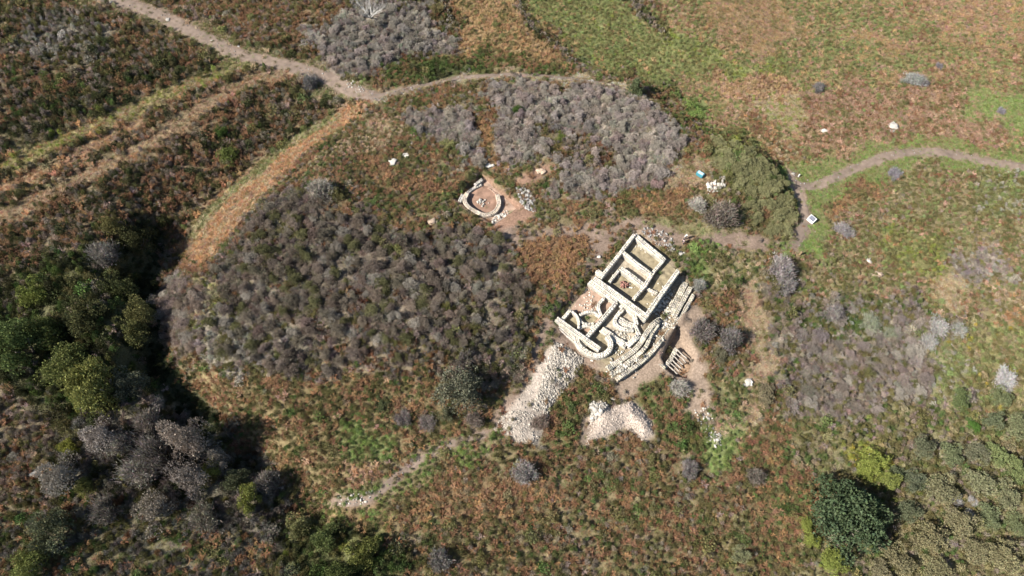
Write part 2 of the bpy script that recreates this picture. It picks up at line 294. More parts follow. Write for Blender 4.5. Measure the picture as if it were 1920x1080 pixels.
PATHS = {   # name-able tracks: picture points, width in metres
 'moor': ([(150,-30),(195,-4),(245,8),(300,28),(350,54),(400,78),(450,103),(500,114),(540,122),(590,138),(630,156),(665,173),(700,180)], 2.7),
 'field': ([(1990,322),(1920,314),(1850,303),(1790,290),(1720,284),(1660,293),(1600,318),(1540,345),(1500,352),(1484,340)], 1.9),
 'junction': ([(1480,325),(1490,350),(1506,385),(1508,415),(1500,445),(1490,462)], 2.0),
 'crest': ([(690,184),(740,172),(800,158),(870,146),(940,141),(1010,142),(1080,148),(1150,160),(1215,192)], 1.3),
 'south': ([(628,940),(660,944),(695,934),(730,905),(765,878),(800,856),(840,832),(880,822),(915,812)], 1.2)}
for k, (p, w) in PATHS.items():
    if k in ('field', 'junction'): setm(line(p, w + 3.2, False), dict(vgreen=.7, fgreen=.4, olive=.2), 1, .2, 0)
    if k == 'moor': setm(line(p, w + 2.6, False), dict(olive=.4, straw=.35, fgreen=.3), .9, .25, 0)
    if k == 'south': setm(line([(a + 10, b + 14) for a, b in p], w + 2.4, False), dict(vgreen=.8, olive=.4), .9, .3, 0)
    if k == 'crest': setm(line(p, 2.4, False), dict(straw=.5, pale=.2, tan=.4), .8, .18, 0)
for k, (p, w) in PATHS.items(): soil(line(p, w * 1.1), EARTH, .30 if k == 'south' else .10)
setm(line([(1495,470),(1510,440),(1520,425)], 2.2, False) & (SOIL < .5), dict(vgreen=1), 1, .2, 0)
# keep soils soft at the rim
def blur(a, k=1):
    for _ in range(k):
        b = np.pad(a, 1, mode='edge'); a = (b[1:-1, 1:-1] * 2 + b[:-2, 1:-1] + b[2:, 1:-1] + b[1:-1, :-2] + b[1:-1, 2:]) / 6
    return a
for c in range(3): GCOL[..., c] = blur(GCOL[..., c], 2)

# ------------------------------------------------------------------ material helpers
def new_mat(name):
    m = bpy.data.materials.new(name); m.use_nodes = True; nt = m.node_tree; nt.nodes.clear()
    return m, nt.nodes, nt.links
def N(nodes, t, **kw):
    n_ = nodes.new(t)
    for k, v in kw.items(): setattr(n_, k, v)
    return n_
def simple_mat(name, col, rough=.85, ns=4.0, amt=.35, bump=.3, bs=14.0, attr=None, metallic=0.0):
    m, nd, lk = new_mat(name)
    out = N(nd, 'ShaderNodeOutputMaterial'); bs_ = N(nd, 'ShaderNodeBsdfPrincipled'); lk.new(bs_.outputs[0], out.inputs[0])
    bs_.inputs['Roughness'].default_value = rough; bs_.inputs['Metallic'].default_value = metallic
    bs_.inputs['Specular IOR Level'].default_value = .2
    tc = N(nd, 'ShaderNodeNewGeometry')
    nz = N(nd, 'ShaderNodeTexNoise'); nz.inputs['Scale'].default_value = ns; nz.inputs['Detail'].default_value = 6; lk.new(tc.outputs['Position'], nz.inputs['Vector'])
    mr = N(nd, 'ShaderNodeMapRange'); mr.inputs['From Min'].default_value = .3; mr.inputs['From Max'].default_value = .7
    mr.inputs['To Min'].default_value = 1 - amt; mr.inputs['To Max'].default_value = 1 + amt; lk.new(nz.outputs[0], mr.inputs[0])
    vm = N(nd, 'ShaderNodeVectorMath', operation='SCALE'); lk.new(mr.outputs[0], vm.inputs['Scale'])
    if attr:
        at_ = N(nd, 'ShaderNodeAttribute', attribute_name=attr); mx_ = N(nd, 'ShaderNodeVectorMath', operation='MULTIPLY')
        lk.new(at_.outputs['Color'], mx_.inputs[0]); mx_.inputs[1].default_value = col[:3]; lk.new(mx_.outputs[0], vm.inputs[0])
    else: vm.inputs[0].default_value = col[:3]
    lk.new(vm.outputs[0], bs_.inputs['Base Color'])
    if bump:
        n2 = N(nd, 'ShaderNodeTexNoise'); n2.inputs['Scale'].default_value = bs; n2.inputs['Detail'].default_value = 5; lk.new(tc.outputs['Position'], n2.inputs['Vector'])
        bp = N(nd, 'ShaderNodeBump'); bp.inputs['Strength'].default_value = bump; bp.inputs['Distance'].default_value = .08; lk.new(n2.outputs[0], bp.inputs['Height']); lk.new(bp.outputs[0], bs_.inputs['Normal'])
    return m
def leaf_mat(name, instanced, rough=.8, trans=.18):
    m, nd, lk = new_mat(name)
    out = N(nd, 'ShaderNodeOutputMaterial')
    if instanced:
        a = N(nd, 'ShaderNodeAttribute', attribute_name='col', attribute_type='INSTANCER'); src = a.outputs['Color']
    else:
        a = N(nd, 'ShaderNodeObjectInfo'); src = a.outputs['Color']
    lv = N(nd, 'ShaderNodeAttribute', attribute_name='lv')
    mu = N(nd, 'ShaderNodeVectorMath', operation='MULTIPLY'); lk.new(src, mu.inputs[0]); lk.new(lv.outputs['Color'], mu.inputs[1])
    d = N(nd, 'ShaderNodeBsdfDiffuse'); t = N(nd, 'ShaderNodeBsdfTranslucent'); mxs = N(nd, 'ShaderNodeMixShader'); mxs.inputs[0].default_value = trans
    lk.new(mu.outputs[0], d.inputs[0]); lk.new(mu.outputs[0], t.inputs[0]); lk.new(d.outputs[0], mxs.inputs[1]); lk.new(t.outputs[0], mxs.inputs[2]); lk.new(mxs.outputs[0], out.inputs[0])
    return m
LEAF_I, LEAF_O = leaf_mat('leaf_cover', True), leaf_mat('leaf_bush', False)
BARK = simple_mat('bark', (.17,.14,.115)); DEADWOOD = simple_mat('dead_wood', (.36,.34,.31), amt=.25)
STONE = simple_mat('cut_stone', (.420,.382,.318), ns=1.1, amt=.30, bump=.15, bs=9, attr='lv')
TERRACE_STONE = simple_mat('terrace_stone', (.330,.295,.235), ns=1.3, amt=.42, bump=.6, bs=9, attr='lv')
MORTAR = simple_mat('wall_core', (.40,.36,.29), ns=3, amt=.25, bump=.5)
PALESTONE = simple_mat('pale_stone', (.365,.335,.290), ns=3, amt=.2, bump=.4, attr='lv')
GREYSTONE = simple_mat('grey_stone', (.24,.225,.205), ns=3, amt=.3, bump=.4, attr='lv')
FLOORM = simple_mat('room_floor', (.200,.165,.105), ns=1.4, amt=.4, bump=.4)
FLOOR_PALE = simple_mat('room_floor_pale', (.285,.240,.180), ns=1.6, amt=.35, bump=.4)
CLAY = simple_mat('red_clay', (.205,.125,.088), ns=1.3, amt=.3, bump=.3)
CLAY_PALE = simple_mat('pale_clay', (.270,.185,.135), ns=1.3, amt=.3, bump=.3)
WOOD = simple_mat('weathered_wood', (.30,.265,.225), ns=5, amt=.3)
WHITE = simple_mat('white_paint', (.46,.46,.44), rough=.5, amt=.05, bump=0)
PANEL = simple_mat('dark_panel', (.10,.105,.13), rough=.4, amt=.2, bump=0)
TEAL = simple_mat('teal_plastic', (.05,.19,.23), rough=.45, amt=.1, bump=0)
TEALLID = simple_mat('pale_teal_plastic', (.33,.44,.46), rough=.45, amt=.1, bump=0)

def link(name, me, mat=None, parent=None, kind=None):
    o = bpy.data.objects.new(name, me); COL.objects.link(o)
    if mat is not None and me is not None and not me.materials: me.materials.append(mat)
    if parent is not None: o.parent = parent
    if kind: o['kind'] = kind
    return o
def tag(o, label, cat, group=None):
    o['label'] = label; o['category'] = cat
    if group: o['group'] = group
    return o
def thing(name, label, cat, loc, group=None, rz=0.0):
    o = bpy.data.objects.new(name, None); COL.objects.link(o); o.location = loc; o.rotation_euler = (0, 0, rz); o.empty_display_size = .3
    return tag(o, label, cat, group)
def mesh_np(name, V, Fc, lv=None, smooth=False, mat=None):
    V = np.asarray(V, np.float32).reshape(-1, 3); Fc = np.asarray(Fc, np.int32)
    me = bpy.data.meshes.new(name); k = Fc.shape[1]
    me.vertices.add(len(V)); me.vertices.foreach_set('co', V.ravel())
    me.loops.add(Fc.size); me.loops.foreach_set('vertex_index', Fc.ravel())
    me.polygons.add(len(Fc)); me.polygons.foreach_set('loop_start', np.arange(0, Fc.size, k, dtype=np.int32))
    me.polygons.foreach_set('loop_total', np.full(len(Fc), k, np.int32))
    if smooth: me.polygons.foreach_set('use_smooth', np.ones(len(Fc), bool))
    if lv is not None:
        at_ = me.attributes.new('lv', 'FLOAT_COLOR', 'POINT'); c = np.ones((len(V), 4), np.float32)
        lv = np.asarray(lv, np.float32)
        c[:, :3] = lv if lv.ndim == 2 else lv[:, None]
        at_.data.foreach_set('color', c.ravel())
    me.update(); me.validate()
    if mat: me.materials.append(mat)
    return me

# ------------------------------------------------------------------ ground sheet
def axis(a):
    o = a[-1] + np.cumsum(np.geomspace(1, 220, 16)); i = a[0] - np.cumsum(np.geomspace(1, 220, 16))
    return np.r_[i[::-1], a, o]
AX, AY = axis(GX), axis(GY); PADN = 16
ax, ay = np.meshgrid(AX, AY)
hz = np.pad(HG, PADN, mode='edge'); gc = np.pad(GCOL, ((PADN, PADN), (PADN, PADN), (0, 0)), mode='edge'); so = np.pad(SOIL, PADN, mode='edge')
ny, nx = ax.shape
idx = np.arange(nx * ny).reshape(ny, nx)
Fq = np.stack([idx[:-1, :-1], idx[:-1, 1:], idx[1:, 1:], idx[1:, :-1]], -1).reshape(-1, 4)
gm = mesh_np('ground', np.stack([ax, ay, hz], -1), Fq, smooth=True)
a_ = gm.attributes.new('gcol', 'FLOAT_COLOR', 'POINT'); a_.data.foreach_set('color', np.concatenate([gc, so[..., None]], -1).astype(np.float32).ravel())
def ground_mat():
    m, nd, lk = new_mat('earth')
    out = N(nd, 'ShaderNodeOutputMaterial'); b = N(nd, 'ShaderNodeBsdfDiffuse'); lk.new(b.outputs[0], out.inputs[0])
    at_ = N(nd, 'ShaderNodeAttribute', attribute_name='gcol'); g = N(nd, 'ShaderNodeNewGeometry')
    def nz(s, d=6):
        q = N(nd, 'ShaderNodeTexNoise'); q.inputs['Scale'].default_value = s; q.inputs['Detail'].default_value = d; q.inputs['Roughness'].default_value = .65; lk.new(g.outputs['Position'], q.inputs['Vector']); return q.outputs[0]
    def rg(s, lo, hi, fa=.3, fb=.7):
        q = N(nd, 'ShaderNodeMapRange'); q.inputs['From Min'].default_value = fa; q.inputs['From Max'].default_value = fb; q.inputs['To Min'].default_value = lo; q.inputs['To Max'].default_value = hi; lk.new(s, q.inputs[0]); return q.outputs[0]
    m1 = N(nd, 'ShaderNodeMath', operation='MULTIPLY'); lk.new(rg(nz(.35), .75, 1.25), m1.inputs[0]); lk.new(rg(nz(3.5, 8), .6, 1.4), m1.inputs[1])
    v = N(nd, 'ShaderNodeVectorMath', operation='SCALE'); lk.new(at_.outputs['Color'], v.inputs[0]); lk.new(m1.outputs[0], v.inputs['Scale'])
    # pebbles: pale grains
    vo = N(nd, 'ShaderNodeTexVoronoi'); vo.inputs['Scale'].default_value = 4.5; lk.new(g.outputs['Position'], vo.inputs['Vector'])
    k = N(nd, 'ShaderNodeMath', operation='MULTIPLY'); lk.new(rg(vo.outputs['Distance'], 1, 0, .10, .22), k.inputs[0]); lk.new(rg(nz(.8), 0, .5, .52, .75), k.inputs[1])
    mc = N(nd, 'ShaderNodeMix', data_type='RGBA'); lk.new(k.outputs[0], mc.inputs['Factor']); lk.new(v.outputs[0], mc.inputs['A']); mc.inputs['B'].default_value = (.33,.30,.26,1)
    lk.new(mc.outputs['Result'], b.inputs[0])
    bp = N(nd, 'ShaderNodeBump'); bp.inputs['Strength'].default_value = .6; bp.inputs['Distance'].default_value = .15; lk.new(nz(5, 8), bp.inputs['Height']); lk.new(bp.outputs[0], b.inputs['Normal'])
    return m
EARTHM = ground_mat()
link('ground', gm, EARTHM, kind='structure')
PATHM = simple_mat('trodden_earth', (.158,.118,.091), ns=1.2, amt=.22, bump=.5, bs=6)
def ribbon(pts, w, name='dirt_path'):
    P = gpoly(pts); Q = []
    for (x0, y0), (x1, y1) in zip(P[:-1], P[1:]):
        k = max(1, int(math.hypot(x1 - x0, y1 - y0) / .35)); Q += [(x0 + (x1 - x0) * t / k, y0 + (y1 - y0) * t / k) for t in range(k)]
    Q = np.array(Q); 
    for _ in range(12): Q[1:-1] = (Q[:-2] + 2 * Q[1:-1] + Q[2:]) / 4
    T = np.gradient(Q, axis=0); T /= np.linalg.norm(T, axis=1)[:, None] + 1e-9; NN = np.stack([-T[:, 1], T[:, 0]], 1)
    m = 9; s = np.arange(len(Q)) * .35; V = []
    wl_ = w / 2 * (.5 + .55 * noise(s, s * 0 + w, 3.1, 5) + .35 * noise(s, s * 0 + w, .8, 15)); wr_ = w / 2 * (.5 + .55 * noise(s, s * 0 + 9 + w, 3.1, 6) + .35 * noise(s, s * 0 + w, .8, 16))
    for i in range(m):
        f = i / (m - 1); off = -wl_ * (1 - f) + wr_ * f
        x = Q[:, 0] + NN[:, 0] * off; y = Q[:, 1] + NN[:, 1] * off
        e = 0.05 if 0 < i < m - 1 else -.03
        V.append(np.stack([x, y, H(x, y) + e - .03 * math.sin(f * math.pi)], 1))
    V = np.stack(V, 1); ii = np.arange(len(Q) * m).reshape(len(Q), m)
    Fc = np.stack([ii[:-1, :-1], ii[1:, :-1], ii[1:, 1:], ii[:-1, 1:]], -1).reshape(-1, 4)[:, ::-1]
    return link(name, mesh_np(name, V, Fc, smooth=True), PATHM, kind='structure')
for k, (p, w) in PATHS.items(): ribbon(p, w)

# ------------------------------------------------------------------ plant meshes (unit size)
def tri_cloud(P, D, Ln, Wd, g, twist=True):
    """one slim triangle per point P along direction D"""
    n = len(P); r = g.normal(size=(n, 3)); sdv = np.cross(D, r); sdv /= np.linalg.norm(sdv, axis=1)[:, None] + 1e-9
    a = P - sdv * Wd[:, None]; b = P + sdv * Wd[:, None]; c = P + D * Ln[:, None]
    return np.stack([a, b, c], 1).reshape(-1, 3)
def unit(v): return v / (np.linalg.norm(v, axis=-1, keepdims=True) + 1e-9)
def leafy(name, seed, nleaf, lobes, size, mat, flat=.75, hue=.18, up=.3, lrad=(.30, .52), lc_r=(.25, .62)):
    g = np.random.default_rng(seed)
    lc = unit(g.normal(size=(lobes, 3))) * (g.uniform(*lc_r, (lobes, 1))); lc[:, 2] = np.abs(lc[:, 2]) * flat + .12
    lc[0] = (0, 0, .4 * flat); lr = g.uniform(*lrad, lobes); lb = g.uniform(.8, 1.2, lobes)
    k = g.integers(0, lobes, nleaf); d = unit(g.normal(size=(nleaf, 3))); d[:, 2] = np.where(d[:, 2] < -.3, -d[:, 2], d[:, 2])
    P = lc[k] + d * (lr[k] * g.uniform(.72, 1.06, nleaf))[:, None]; P[:, 2] = np.maximum(P[:, 2], .02)
    D = unit(d * .6 + g.normal(size=(nleaf, 3)) * .7 + np.array([0, 0, up]))
    V = tri_cloud(P, D, size * g.uniform(.7, 1.5, nleaf), size * g.uniform(.35, .6, nleaf), g)
    l = (lb[k] * g.uniform(.7, 1.3, nleaf))[:, None] * (1 + (g.normal(size=(nleaf, 3)) * [hue, hue * .6, hue]) * .5)
    return mesh_np(name, V, np.arange(len(V)).reshape(-1, 3), np.repeat(np.clip(l, .3, 2), 3, 0), mat=mat)
def twiggy(name, seed, nt, mat, spread=1.0, lobes=7, wd=.016, hue=.08):
    g = np.random.default_rng(seed)
    # main limbs then fine twigs fanning outwards from them
    V = []; L = []
    lc = unit(g.normal(size=(lobes, 3))); lc[:, 2] = np.abs(lc[:, 2]) * .8 + .35; lc = unit(lc) * g.uniform(.5, .8, (lobes, 1)); lc[:, :2] *= spread
    base = np.zeros((lobes, 3)); V.append(tri_cloud(base, unit(lc), np.linalg.norm(lc, axis=1) * 1.1, np.full(lobes, .035), g)); L.append(np.full(lobes, .55))
    k = g.integers(0, lobes, nt); t = g.uniform(.45, 1.02, nt)
    P = lc[k] * t[:, None] + g.normal(size=(nt, 3)) * .13
    D = unit(unit(lc[k]) * .8 + g.normal(size=(nt, 3)) * .6 + np.array([0, 0, .35]))
    V.append(tri_cloud(P, D, g.uniform(.09, .24, nt), wd * g.uniform(.6, 1.5, nt), g)); L.append(g.uniform(.65, 1.3, nt) * g.uniform(.75, 1.25, lobes)[k])
    V = np.concatenate(V); l = np.concatenate(L)[:, None] * (1 + g.normal(size=(len(V) // 3, 3)) * hue)
    V[:, 2] = np.maximum(V[:, 2], 0)
    return mesh_np(name, V, np.arange(len(V)).reshape(-1, 3), np.repeat(np.clip(l, .3, 2), 3, 0), mat=mat)
def tuft(name, seed, nb, mat, wd=.05):
    g = np.random.default_rng(seed)
    P = g.normal(size=(nb, 3)) * .28; P[:, 2] = 0
    D = unit(np.concatenate([P[:, :2] * 1.3 + g.normal(size=(nb, 2)) * .5, g.uniform(.4, 1.2, (nb, 1))], 1))
    V = tri_cloud(P, D, g.uniform(.4, 1.0, nb), wd * g.uniform(.6, 1.4, nb), g)
    l = g.uniform(.7, 1.3, nb)[:, None] * (1 + g.normal(size=(nb, 3)) * .1)
    return mesh_np(name, V, np.arange(len(V)).reshape(-1, 3), np.repeat(np.clip(l, .3, 2), 3, 0), mat=mat)
def frond(name, seed, nf, mat):
    """bracken: arching fronds of leaflets"""
    g = np.random.default_rng(seed); V = []; L = []
    for f in range(nf):
        a = g.uniform(0, 2 * math.pi); ln = g.uniform(.45, 1.0); b = g.uniform(.7, 1.3); o = g.normal(size=2) * .22
        for s in np.linspace(.1, 1, 8):
            c = np.array([o[0] + math.cos(a) * s * ln * .7, o[1] + math.sin(a) * s * ln * .7, .8 * ln * math.sin(s * 2.0) + g.normal() * .05])
            for sg in (-1, 1):
                d = np.array([-math.sin(a) * sg + math.cos(a) * .6, math.cos(a) * sg + math.sin(a) * .6, g.uniform(-.5, .5)]) + g.normal(size=3) * .25; d /= np.linalg.norm(d)
                q = .20 * (1.1 - s * .7) * g.uniform(.6, 1.4); t_ = np.array([math.cos(a), math.sin(a), .2]) * .05
                V += [c - t_, c + t_, c + d * q]; L += [b * g.uniform(.7, 1.3)]
    V = np.array(V); V[:, 2] = np.maximum(V[:, 2], 0.01); l = np.array(L)[:, None] * (1 + g.normal(size=(len(L), 3)) * [.1, .08, .1])
    return mesh_np(name, V, np.arange(len(V)).reshape(-1, 3), np.repeat(np.clip(l, .3, 2), 3, 0), mat=mat)

def scatter(name, label, P, rot, scl, col, ix, protos):
    me = bpy.data.meshes.new(name); me.vertices.add(len(P)); me.vertices.foreach_set('co', np.asarray(P, np.float32).ravel())
    def add(nm, ty, fld, arr, dt=np.float32): me.attributes.new(nm, ty, 'POINT').data.foreach_set(fld, np.asarray(arr, dt).ravel())
    add('rot', 'FLOAT_VECTOR', 'vector', rot); add('scl', 'FLOAT_VECTOR', 'vector', scl)
    add('col', 'FLOAT_COLOR', 'color', np.c_[col, np.ones(len(P))]); add('ix', 'INT', 'value', ix, np.int32)
    me.update()
    o = link(name, me, None, kind='stuff'); o['label'] = label
    ng = bpy.data.node_groups.new(name + '_nodes', 'GeometryNodeTree')
    ng.interface.new_socket('Geometry', in_out='INPUT', socket_type='NodeSocketGeometry'); ng.interface.new_socket('Geometry', in_out='OUTPUT', socket_type='NodeSocketGeometry')
    nd, lk = ng.nodes, ng.links
    gi, go = nd.new('NodeGroupInput'), nd.new('NodeGroupOutput'); ip = nd.new('GeometryNodeInstanceOnPoints'); g2 = nd.new('GeometryNodeGeometryToInstance')
    for pm in protos:
        po = bpy.data.objects.new('plant_shape', pm)          # only read by the scatter, not placed in the scene
        oi = nd.new('GeometryNodeObjectInfo'); oi.inputs['Object'].default_value = po; lk.new(oi.outputs['Geometry'], g2.inputs[0])
    def na(nm, ty):
        q = nd.new('GeometryNodeInputNamedAttribute'); q.data_type = ty; q.inputs['Name'].default_value = nm; return q.outputs[0]
    lk.new(gi.outputs[0], ip.inputs['Points']); lk.new(g2.outputs[0], ip.inputs['Instance'])
    ip.inputs['Pick Instance'].default_value = True
    lk.new(na('ix', 'INT'), ip.inputs['Instance Index']); lk.new(na('rot', 'FLOAT_VECTOR'), ip.inputs['Rotation']); lk.new(na('scl', 'FLOAT_VECTOR'), ip.inputs['Scale'])
    lk.new(ip.outputs[0], go.inputs[0])
    md = o.modifiers.new('cover', 'NODES'); md.node_group = ng
    return o

def gsample(A_, x, y):
    i = np.clip(np.round((x - GX[0]) / .32).astype(int), 0, len(GX) - 1); j = np.clip(np.round((y - GY[0]) / .32).astype(int), 0, len(GY) - 1)
    return A_[j, i]
def jgrid(step, g, x0=-122, x1=122, y0=-2, y1=128):
    a, b = np.meshgrid(np.arange(x0, x1, step), np.arange(y0, y1, step)); a = a.ravel(); b = b.ravel()
    a = a + g.uniform(-.5, .5, len(a)) * step; b = b + g.uniform(-.5, .5, len(b)) * step
    px, py = pix(a, b, H(a, b)); k = (px > -130) & (px < 2050) & (py > -90) & (py < 1190); return a[k], b[k]
def pick_colour(x, y, g, sc=2.2):
    m = gsample(MIX, x + g.normal(size=len(x)) * .6, y + g.normal(size=len(x)) * .6).astype(float); cum = np.zeros(len(x)); best = np.full(len(x), -1e9); sel = np.zeros(len(x), int)
    for i in range(NP):
        u = np.clip(.45 * fbm(x, y, sc, 500 + 13 * i) + .55 * g.uniform(0, 1, len(x)) , 1e-4, 1)
        s = np.log(m[:, i] + 1e-9) * .16 + u
        s[m[:, i] <= 0] = -1e9
        k = s > best; best[k] = s[k]; sel[k] = i
    c = PA[sel] * g.normal(1, .14, (len(x), 1)).clip(.6, 1.45) * (1 + g.normal(size=(len(x), 3)) * .05)
    return c.clip(.01, .8)

# list of spots kept clear of scattered cover (things stand there)
CLEAR = []     # (x, y, r)
def clear_mask(x, y):
    k = np.ones(len(x), bool)
    for a, b, r in CLEAR: k &= (x - a) ** 2 + (y - b) ** 2 > r * r
    return k
# ------------------------------------------------------------------ stones and walls
BOXF = np.array([(0,3,2,1),(4,5,6,7),(0,1,5,4),(1,2,6,5),(2,3,7,6),(3,0,4,7)])
class Blocks:
    """many rough stones in one mesh"""
    def __init__(s, seed): s.V = []; s.L = []; s.g = np.random.default_rng(seed)
    def box(s, c, ux, sx, sy, sz, jit=.16, tilt=.05, hue=.05):
        g = s.g; ux = np.array([ux[0], ux[1], g.normal() * tilt]); ux /= np.linalg.norm(ux)
        uy = np.cross([0, 0, 1], ux); uy /= np.linalg.norm(uy); uy = uy + np.array([0, 0, g.normal() * tilt]); uz = np.cross(ux, uy)
        k = np.array([(-1,-1,-1),(1,-1,-1),(1,1,-1),(-1,1,-1),(-1,-1,1),(1,-1,1),(1,1,1),(-1,1,1)]) * .5
        k = k * (1 + g.normal(size=(8, 3)) * jit)
        s.V.append(np.array(c) + k[:, :1] * sx * ux + k[:, 1:2] * sy * uy + k[:, 2:] * sz * uz)
        s.L.append(np.tile((g.uniform(.86, 1.12) * (1 + g.normal(size=3) * hue * np.array([.5, .25, .8]))), (8, 1)))
    def mesh(s, name, mat):
        V = np.concatenate(s.V); n_ = len(s.V); Fc = (BOXF[None] + 8 * np.arange(n_)[:, None, None]).reshape(-1, 4)
        return mesh_np(name, V, Fc, np.clip(np.concatenate(s.L), .2, 1.6), mat=mat)
T20 = None
def rock_mesh(name, seed, n_, gen, mat, sub=1):
    """n_ angular rocks in one mesh; gen(i) -> centre, radius"""
    g = np.random.default_rng(seed); bm = bmesh.new(); bmesh.ops.create_icosphere(bm, subdivisions=sub, radius=1)
    v0 = np.array([v.co[:] for v in bm.verts]); f0 = np.array([[v.index for v in f.verts] for f in bm.faces]); bm.free()
    VV = []; LL = []; FF = []
    for i in range(n_):
        c, r = gen(i, g); k = v0 * (1 + g.normal(size=(len(v0), 1)) * .24) * (r * g.uniform(.5, 1.4, 3))
        a = g.uniform(0, 6.28); ca, sa = math.cos(a), math.sin(a); t = g.uniform(-.6, .6); ct_, st_ = math.cos(t), math.sin(t)
        k = k @ np.array([[1, 0, 0], [0, ct_, -st_], [0, st_, ct_]]) @ np.array([[ca, -sa, 0], [sa, ca, 0], [0, 0, 1]])
        FF.append(f0 + len(v0) * i); VV.append(k + c); LL.append(np.full(len(v0), g.uniform(.55, 1.2)))
    return mesh_np(name, np.concatenate(VV), np.concatenate(FF), np.repeat(np.concatenate(LL)[:, None], 3, 1), mat=mat)

def path3(pts, ztop, step=.3, closed=False, smooth=0):
    P = np.array(wp(pts, ztop))
    if smooth:
        for _ in range(smooth):
            Q = [P[0]]
            for a, b in zip(P[:-1], P[1:]): Q += [a * .75 + b * .25, a * .25 + b * .75]
            Q.append(P[-1]); P = np.array(Q)
    Q = []
    for a, b in zip(P[:-1], P[1:]):
        k = max(1, int(round(np.linalg.norm(b - a) / step))); Q += [a + (b - a) * t / k for t in range(k)]
    Q.append(P[-1]); return np.array(Q)
WALLN = [0]
def wall(parent, pts, w, h, z0, smooth=0, top_rough=.05, stone=STONE, core=MORTAR, cl=.24, broken=0.0, off=None):
    """a rubble wall: solid core, courses of stones on its faces and top, each its own block"""
    WALLN[0] += 1; seed = 5000 + WALLN[0]; B = Blocks(seed); g = B.g
    Q = path3(pts, z0 + h, .3, smooth=smooth)
    T = np.gradient(Q, axis=0); T /= np.linalg.norm(T, axis=1)[:, None] + 1e-9; NN = np.stack([-T[:, 1], T[:, 0]], 1)
    s = np.arange(len(Q)) * .3
    zt = z0 + h + (noise(s, s * 0 + seed * 3.7, 1.3, seed) - .5) * 2 * (top_rough + broken * h)
    # core
    base = np.minimum(H(Q[:, 0], Q[:, 1]), z0) - .3
    V = []
    for off_, zz in ((-1, base), (-1, zt - .012), (1, zt - .012), (1, base)):
        V.append(np.c_[Q + NN * off_ * (w / 2 - .02), zz])
    V = np.stack(V, 1); m = len(Q); ii = np.arange(m * 4).reshape(m, 4); Fc = []
    for k in range(4): Fc.append(np.stack([ii[:-1, k], ii[:-1, (k + 1) % 4], ii[1:, (k + 1) % 4], ii[1:, k]], -1))
    Fc = np.concatenate(Fc); Fc = np.concatenate([Fc, [ii[0], ii[-1][::-1]]])
    o = link('wall', mesh_np('wall_core', V, Fc), core, parent)
    # facing stones and top stones
    L = s[-1]
    def at_s(t):
        i = min(int(t / .3), m - 2); f = t / .3 - i; return Q[i] * (1 - f) + Q[i + 1] * f, T[i], NN[i], zt[i] * (1 - f) + zt[i + 1] * f
    for sd_ in (-1, 1):
        zc = z0 - .1; row = 0
        while zc < z0 + h + .25:
            ch = g.uniform(.14, .21); t = g.uniform(-.2, .1)
            while t < L:
                ln = g.uniform(.6, 1.5) * cl; p, tt, nn, ztop = at_s(min(max(t + ln / 2, 0), L - 1e-3))
                if zc + ch * .6 < ztop:
                    c = p + nn * sd_ * (w / 2 - .10 + g.normal() * .012)
                    B.box((c[0], c[1], zc + ch / 2), tt, ln * .93, .2, ch * .96, .045, .02)
                t += ln
            zc += ch; row += 1
    t = 0
    while t < L:
        ln = g.uniform(.7, 1.5) * cl
        nrow = max(1, int(round(w / .27)))
        for k in range(nrow):
            p, tt, nn, ztop = at_s(min(max(t + ln / 2 + g.normal() * .05, 0), L - 1e-3))
            c = p + nn * ((k + .5) / nrow - .5) * w * .95
            B.box((c[0], c[1], ztop - .09 + g.normal() * .01), tt, ln * 1.0, w / nrow * .98, .2, .025, .008)
        t += ln
    link('stonework', B.mesh('stonework', stone), None, o, 'stuff')
    for q in Q[::3]: CLEAR.append((q[0], q[1], w / 2 + .25))
    return o
def slab(name, pts, z, mat, parent=None, sub=.35, rough=.08, seed=1):
    """an uneven floor sheet with a skirt going into the ground"""
    P = wp(pts, z); q = np.array(P); bm = bmesh.new()
    xs = np.arange(q[:, 0].min() - sub, q[:, 0].max() + sub, sub); ys = np.arange(q[:, 1].min() - sub, q[:, 1].max() + sub, sub)
    vs = [bm.verts.new((x, y, 0)) for x, y in P]; f = bm.faces.new(vs)
    for x in xs: bmesh.ops.bisect_plane(bm, geom=bm.verts[:] + bm.edges[:] + bm.faces[:], plane_co=(x, 0, 0), plane_no=(1, 0, 0))
    for y in ys: bmesh.ops.bisect_plane(bm, geom=bm.verts[:] + bm.edges[:] + bm.faces[:], plane_co=(0, y, 0), plane_no=(0, 1, 0))
    for v in bm.verts: v.co.z = max(z, float(H(v.co.x, v.co.y)) + .02) + (float(fbm(v.co.x, v.co.y, .8, seed)) - .5) * rough
    bnd = [e for e in bm.edges if e.is_boundary]
    r = bmesh.ops.extrude_edge_only(bm, edges=bnd)
    for v in [v for v in r['geom'] if isinstance(v, bmesh.types.BMVert)]: v.co.z -= .5
    bmesh.ops.recalc_face_normals(bm, faces=bm.faces[:])
    me = bpy.data.meshes.new(name); bm.to_mesh(me); bm.free()
    return link(name, me, mat, parent)
